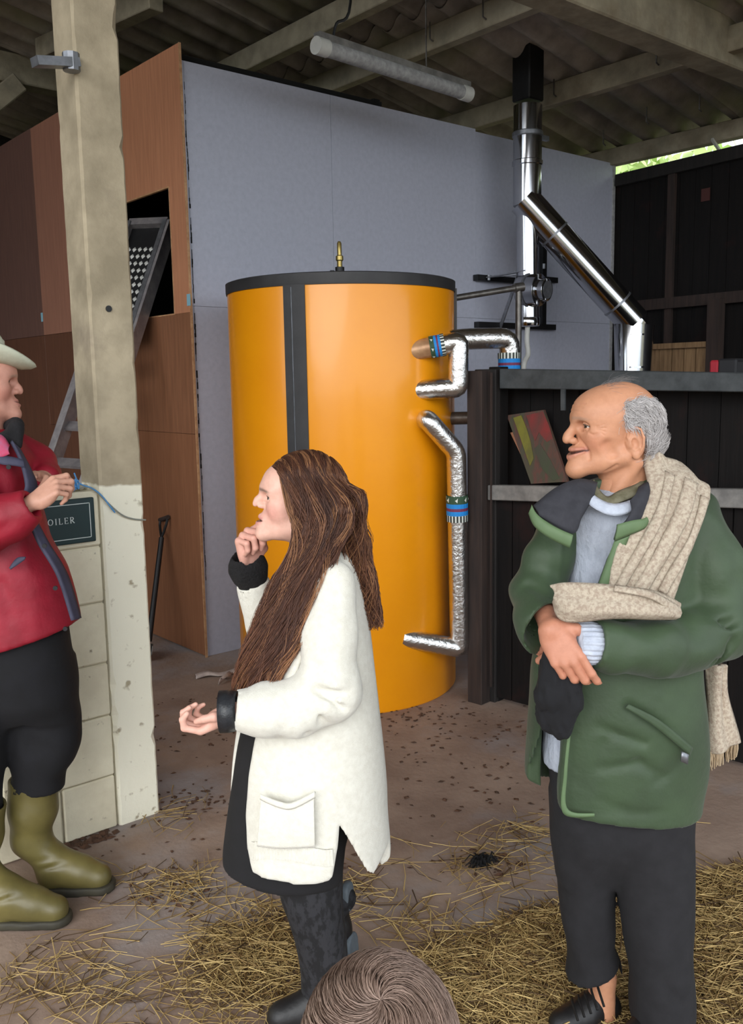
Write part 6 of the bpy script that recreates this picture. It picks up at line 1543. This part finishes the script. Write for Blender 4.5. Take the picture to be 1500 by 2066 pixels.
# breeches
g = p.grid((-170, 1240, 200, 1640), .01, -.3, .3)
g.loft(p.sec([(1270, -120, 132, 0, .16), (1340, -118, 140, 0, .165), (1400, -112, 146, 0, .15), (1450, -100, 135, 0, .09)]), .03)
g.loft(p.sec([(1330, 2, 142, .05, .12), (1420, 14, 155, .05, .11), (1480, 22, 161, .05, .11), (1530, 25, 150, .05, .10), (1562, 30, 130, .05, .088), (1590, 22, 126, .05, .080)]), .03)
g.loft(p.sec([(1330, -110, 10, -.06, .11), (1450, -110, 14, -.07, .11), (1540, -100, 4, -.08, .10), (1610, -92, -2, -.085, .085), (1640, -92, 0, -.08, .08)]), .03)
g.noise(.006, 14, 51)
for a, b in (((60, 1500), (140, 1535)), ((40, 1400), (60, 1520))): g.cap(p(*a, -.07), p(*b, -.06), .007, .005, .03, 's')
RM.gpart('breeches', g, 'navy_black')
def boot(name, top, ank, D, toe_px, heel_px, w=.052):
    gg = p.grid((min(heel_px, top[0])-90, top[1]-30, max(toe_px, top[0])+70, 1930), .007, top[2]-.22, top[2]+.22)
    fp = lambda px: np.array((at(px, 1033, D).dot(cR)-p.X, D-p.D, 0))
    t0, a0, h0, e0 = p(*top), p(*ank), fp(heel_px), fp(toe_px); d = e0-h0; L_ = np.linalg.norm(d); d = d/L_
    gg.chain([t0, (t0+a0)/2, a0, h0+d*.06+np.array((0, 0, .10))], [p.r(53), p.r(50), p.r(40), .052], .03, k0=.03)
    gg.chain([h0+d*.05+np.array((0, 0, .055)), h0+d*L_*.5+np.array((0, 0, .065)), e0-d*.055+np.array((0, 0, .048))], [.050, .048, .047], .04)
    gg.cap(h0+d*.07+np.array((0, 0, .11)), h0+d*L_*.55+np.array((0, 0, .075)), .05, .045, .04)
    for z in (.10, .13): gg.cap(h0+d*.02+np.array((-.02, -.06, z)), h0+d*.13+np.array((0, -.05, z+.03)), .005, .003, .015, 's')
    up = np.array((0, 0, 1.)); gg.noise(.003, 25, 61)
    sole = Grid(gg.lo, gg.lo+(gg.n-1)*gg.h, gg.h); sole.chain([h0+d*.05+up*.02, h0+d*L_*.5+up*.02, e0-d*.052+up*.02], [.054, .050, .054], .02)
    sole.d = np.maximum(np.maximum(sole.d, -halfspace(sole, (0, 0, 0), up)), halfspace(sole, (0, 0, .03), up))
    gg.d = np.maximum(gg.d, -halfspace(gg, (0, 0, .012), up)); gg.d = np.maximum(gg.d, halfspace(gg, t0, (t0-a0)/np.linalg.norm(t0-a0)))
    gg.cap(t0-(a0-t0)*-.08, t0+(t0-a0)*.3, p.r(46), p.r(48), .004, 's')
    bt = RM.gpart(name, gg, 'wellington'); RM.gpart('sole', sole, 'wellington_sole', bt)
boot('wellington_boot', (70, 1572, .05), (62, 1690, .05), onz(150, 1795).dot(cF), 186, 22)
boot('wellington_boot', (-40, 1620, -.08), (-52, 1745, -.08), onz(40, 1862).dot(cF), 88, -85)

# ------------------------------------------------------------------ child in the foreground, seen from behind above
hd_ = at(746, 2104, .92); p = Person(.92, 750); CH = p
hc = np.array((.0, 0, hd_.z-.018))
R = np.stack([(0.06, 1, .0), (1, -.06, 0), (0, 0, 1.)], 1)
g = Grid(hc-np.array((.11, .15, .20)), hc+np.array((.11, .15, .12)), .004); f = Frame(g, hc, R, .97)
q = head(f, dict(nose=(.108, -.03), lip=.098, chin=(.094, -.094), jaw=.044, open=.001), ([(-.02, 0, -.06), (-.035, 0, -.14), (-.04, 0, -.2)], [.045, .042, .05]))
V, F = g.mesh(); Q = f.inv(V); C = head_colours(Q, q, (.60, .34, .25), (.5, .2, .17), (.1, .07, .05), (.05, .04, .03)); hv = [(V, F, C)]
zc = hc[2]
g = Grid((-.24, -.2, -.0), (.24, .2, zc-.1), .011)
g.loft([(zc-.24, 0, -.03, .125, .07), (zc-.30, 0, -.03, .14, .085), (zc-.5, 0, -.02, .12, .085), (zc-.62, 0, -.02, .125, .09)], .04); g.cap((0, -.035, zc-.12), (0, -.03, zc-.28), .04, .05, .03)
for s in (-1, 1):
    g.chain([(s*.12, -.03, zc-.27), (s*.15, -.02, zc-.42), (s*.15, .02, zc-.58)], [.04, .034, .026], .03); g.chain([(s*.06, -.02, zc-.62), (s*.065, 0, zc*.32), (s*.065, -.01, .09)], [.065, .048, .034], .03); g.cap((s*.065, -.03, .035), (s*.07, .10, .03), .032, .026, .02)
    hg = Grid((s*.15-.11, -.09, zc-.72), (s*.15+.11, .13, zc-.50), .004); hand(hg, (s*.15, .02, zc-.58), (0, .05, -1), (s, 0, 0), (0, 1, 0), [(14, 18, 10), (18, 22, 12), (20, 24, 12), (22, 26, 14)], .72, wr=1); V, F = hg.mesh(); hv.append((V, F, np.tile(np.array((.58, .32, .24)), (len(V), 1))))
V, F = g.mesh(); hv.append((V, F, np.tile(np.array((.58, .32, .24)), (len(V), 1))))
V, F = join([(a, b) for a, b, _ in hv]); C = np.concatenate([c for _, _, c in hv]); p.body('person', V, F, C, 'child with mousy brown swirled hair seen from behind at the bottom edge')
g = Grid((-.26, -.22, zc-.74), (.26, .2, zc-.12), .009)
g.loft([(zc-.19, 0, -.035, .06, .055), (zc-.235, 0, -.03, .14, .085), (zc-.30, 0, -.03, .16, .105), (zc-.5, 0, -.02, .145, .105), (zc-.68, 0, -.02, .15, .11)], .03)
for s in (-1, 1): g.chain([(s*.125, -.03, zc-.27), (s*.158, -.02, zc-.42), (s*.155, .015, zc-.56)], [.055, .047, .038], .02)
g.noise(.003, 22, 71); CH.gpart('sweatshirt', g, 'tracksuit')
g = Grid((-.2, -.18, .06), (.2, .18, zc-.6), .01)
g.loft([(zc-.64, 0, -.02, .14, .105), (zc-.72, 0, -.02, .14, .10)], .02)
for s in (-1, 1): g.chain([(s*.065, -.02, zc-.66), (s*.068, 0, zc*.32), (s*.068, -.01, .11)], [.078, .06, .05], .02)
CH.gpart('joggers', g, 'charcoal')
for s in (-1, 1):
    gs, so_ = shoe(p, np.array((s*.068, -.075, 0)), np.array((s*.075, .14, 0)), .036, .05); s1_ = CH.gpart('shoe', gs, 'shoe_black'); CH.gpart('sole', so_, 'sole_grey', s1_)
# hair cap and combed strands round the crown swirl
g = Grid(hc-np.array((.13, .16, .12)), hc+np.array((.13, .16, .13)), .0045); f2 = Frame(g, hc, R, .97); f2.ell((-.010, 0, .018), (.108, .087, .094), .01); f2.ell((-.045, 0, -.035), (.068, .075, .06), .02)
f2.ell((.10, 0, -.06), (.06, .08, .06), .02, 's'); g.noise(.002, 60, 3); V, F = g.mesh()
hr = CH.part('hair', V, F, 'hair', col=np.tile(np.array((.085, .052, .038)), (len(V), 1)))
r = np.random.default_rng(11); n = 3600; cen = np.array((-.045, .004, .0)); ST = []
cx, cz = np.array((-.010, 0, .018)), 0
wh = np.array((-.35, .04, .93)); wh /= np.linalg.norm(wh); e1_ = np.cross(wh, (0, 1, 0)); e1_ /= np.linalg.norm(e1_); e2_ = np.cross(wh, e1_)
for i in range(n):
    rad0 = math.radians(95*r.random()**.8); a0 = r.uniform(0, 2*math.pi); ln = math.radians(r.uniform(22, 42)); lift = r.uniform(.001, .006); pts = []
    for t in np.linspace(0, 1, 7):
        th = rad0+ln*t; a = a0+1.0*t*math.exp(-rad0*.5)+.35*t; d = wh*math.cos(th)+(e1_*math.cos(a)+e2_*math.sin(a))*math.sin(th)
        pts.append(f2.w(cx+d*np.array((.108, .087, .094))+d*lift*math.sin(t*2.6)+d*.0012))
    if f2.inv(np.array(pts[-1])[None])[0][2] > -.085: ST.append(np.array(pts))
tn_ = r.uniform(0, 1, len(ST)); V, F, si = strands(np.array(ST), r.uniform(.0006, .0013, len(ST)), .0004)
C = (np.array((.15, .095, .070))+tn_[:, None]*np.array((.22, .16, .13)))[si]; CH.part('strands', V, F, 'hair', hr, col=C)['kind'] = 'stuff'
# ================================================================== litter on the floor
M('straw', (1, 1, 1), (.85, .82, .75), 20, .65, attr=True)
M('dead_leaf', rgb(92, 62, 44), rgb(64, 46, 34), 20, .9); M('litter_white', rgb(196, 182, 174), rgb(160, 146, 140), 20, .6)
r = np.random.default_rng(21)
def pxz(x, y): 
    q = onz(x, y, 0); return np.array((q.x, q.y))
def scatter(n, quad, dens=None):
    """random floor points inside a pixel quadrilateral's footprint"""
    Q = [pxz(*c) for c in quad]; u, v = r.random(n), r.random(n)
    return (np.outer((1-u)*(1-v), Q[0])+np.outer(u*(1-v), Q[1])+np.outer(u*v, Q[2])+np.outer((1-u)*v, Q[3]))
def straw_mesh(name, pts, label, zmax, lmin=.04, lmax=.20):
    n = len(pts); a = r.uniform(0, np.pi*2, n); L_ = r.uniform(lmin, lmax, n)**1.0; tilt = r.normal(size=n)*.12*(zmax > .02)+0; z = .003+zmax*r.random(n)**1.5
    d = np.stack([np.cos(a)*np.cos(tilt), np.sin(a)*np.cos(tilt), np.sin(tilt)], 1); c = np.concatenate([pts, z[:, None]], 1)
    bend = np.stack([-np.sin(a), np.cos(a), np.zeros(n)], 1)*(r.normal(size=n)*.10*L_)[:, None]
    P = np.stack([c-d*(L_/2)[:, None], c+bend+np.array((0, 0, .002)), c+d*(L_/2)[:, None]], 1); P[:, :, 2] = np.maximum(P[:, :, 2], .0022)
    V, F, si = strands(P, r.uniform(.0010, .0018, n)+.0016*r.random(n)**4, r.uniform(.0008, .0016, n), 3)
    t = r.random(n); col = np.array(rgb(128, 98, 56))+(np.array(rgb(222, 194, 132))-np.array(rgb(128, 98, 56)))*t[:, None]; col = np.where((r.random(n) < .12)[:, None], np.array(rgb(86, 64, 40)), col)
    o = np_mesh(name, V, F, MATS['straw'], col=col[si]); tag(o, label, 'straw', kind='stuff'); return o
straw_mesh('straw_bed', np.concatenate([scatter(9000, [(1010, 1870), (1560, 1740), (1640, 2200), (820, 2200)]), scatter(2600, [(840, 1930), (1250, 1800), (1250, 2150), (850, 2150)])]), 'thick bed of loose golden straw around the older man\'s feet', .03)
def clump(cx, cy, n, sp): c = pxz(cx, cy); return c+r.normal(size=(n, 2))*sp
loose = [clump(480, 1925, 330, .085), clump(545, 1965, 420, .085), clump(440, 2030, 90, .10), clump(560, 1890, 110, .07)]
straw_mesh('straw_heap', np.concatenate(loose), 'small straw heap on the floor before the woman\'s foot', .022)
sc = [clump(350, 1790, 90, .09), clump(110, 1960, 60, .10), clump(210, 2000, 40, .10), clump(300, 2050, 36, .10), clump(60, 2020, 26, .10), clump(900, 1750, 50, .16), clump(760, 1870, 40, .12), clump(430, 1860, 50, .10),
      scatter(150, [(100, 1760), (1450, 1640), (1560, 2120), (-60, 2120)]), clump(1060, 1690, 60, .10), clump(1010, 1760, 40, .1), clump(880, 1880, 50, .08), clump(340, 1640, 30, .08), clump(560, 1840, 60, .08), clump(720, 1790, 30, .05)]
straw_mesh('scattered_straw', np.concatenate(sc), 'single straw stalks scattered over the bare concrete floor', .008, .05, .24)
# dead leaves and crumbs of dirt
def bits(name, pts, m, label, s0, s1):
    V = []; F = []
    for x, y in pts:
        s = r.uniform(s0, s1); a = r.uniform(0, 6.28); c, d = math.cos(a)*s, math.sin(a)*s; h = s*r.uniform(.2, .7); n = len(V); k = r.uniform(.4, .8)
        V += [(x+c, y+d, .002), (x-d*k, y+c*k, .003), (x-c, y-d, .002), (x+d*k, y-c*k, .003), (x+c*.2, y+d*.2, h)]; F += [(n, n+1, n+4), (n+1, n+2, n+4), (n+2, n+3, n+4), (n+3, n, n+4)]
    o = mesh_obj(name, V, F, MATS[m]); tag(o, label, 'debris', kind='stuff')
pts = np.concatenate([scatter(420, [(330, 1400), (1000, 1440), (1450, 1720), (120, 1800)]), clump(860, 1440, 60, .12), clump(380, 1620, 40, .08), clump(1000, 1740, 40, .06), clump(470, 1470, 40, .14), clump(1080, 1470, 40, .12), clump(360, 1800, 40, .06)])
bits('dead_leaves', pts, 'dead_leaf', 'dry brown leaf crumbs strewn over the concrete floor', .006, .019)
wl_ = [clump(120+i*14, 1712-i*4.2, 9, .02) for i in range(8)]
bits('wall_debris', np.concatenate(wl_), 'dead_leaf', 'brown leaf litter lying along the foot of block wall', .010, .026)
V = []; F = []; cc = pxz(440, 1366)
lo_ = thing('litter_strip', 'torn pale plastic strip lying on the floor before grey wall', 'litter', (cc[0], cc[1], 0))
A = [np.array((*(pxz(x, y)-cc), .012+.008*math.sin(i*2))) for i, (x, y) in enumerate(((396, 1372), (420, 1368), (445, 1366), (470, 1362), (482, 1358)))]
Bq = [a+np.array((.02, .045, .012*math.sin(i*3))) for i, a in enumerate(A)]
V, F = ribbon(A, Bq, .003, 30, 6, bulge=.012, wave=.006, wf=2, out=(0, 0, 1)); np_mesh('strip', V, F, MATS['litter_white'], lo_)
A = [np.array((*(pxz(x, y)-cc), .012+.006*math.sin(i*2))) for i, (x, y) in enumerate(((440, 1384), (450, 1378), (456, 1370)))]
V, F = ribbon(A, [a+np.array((.05, -.0, .02)) for a in A], .003, 12, 6, bulge=.02, wave=.008, wf=1.4, out=(0, 0, 1)); np_mesh('scrap', V, F, MATS['litter_white'], lo_)
# dark clump
c = pxz(973, 1742); st_ = []
for i in range(60):
    a = r.uniform(0, 6.28); l = r.uniform(.02, .06); st_.append(np.array([(0, 0, .01), (math.cos(a)*l*.5, math.sin(a)*l*.5, r.uniform(.01, .035)), (math.cos(a)*l, math.sin(a)*l, .004)])+r.normal(size=3)*np.array((.012, .012, 0)))
V, F, si = strands(np.array(st_), .004, .002, 4); o = np_mesh('dark_root_clump', V, F, MATS['black_fur']); o.location = (c[0], c[1], .002); tag(o, 'small dark tangled clump lying on bare floor between the two standing figures', 'debris')
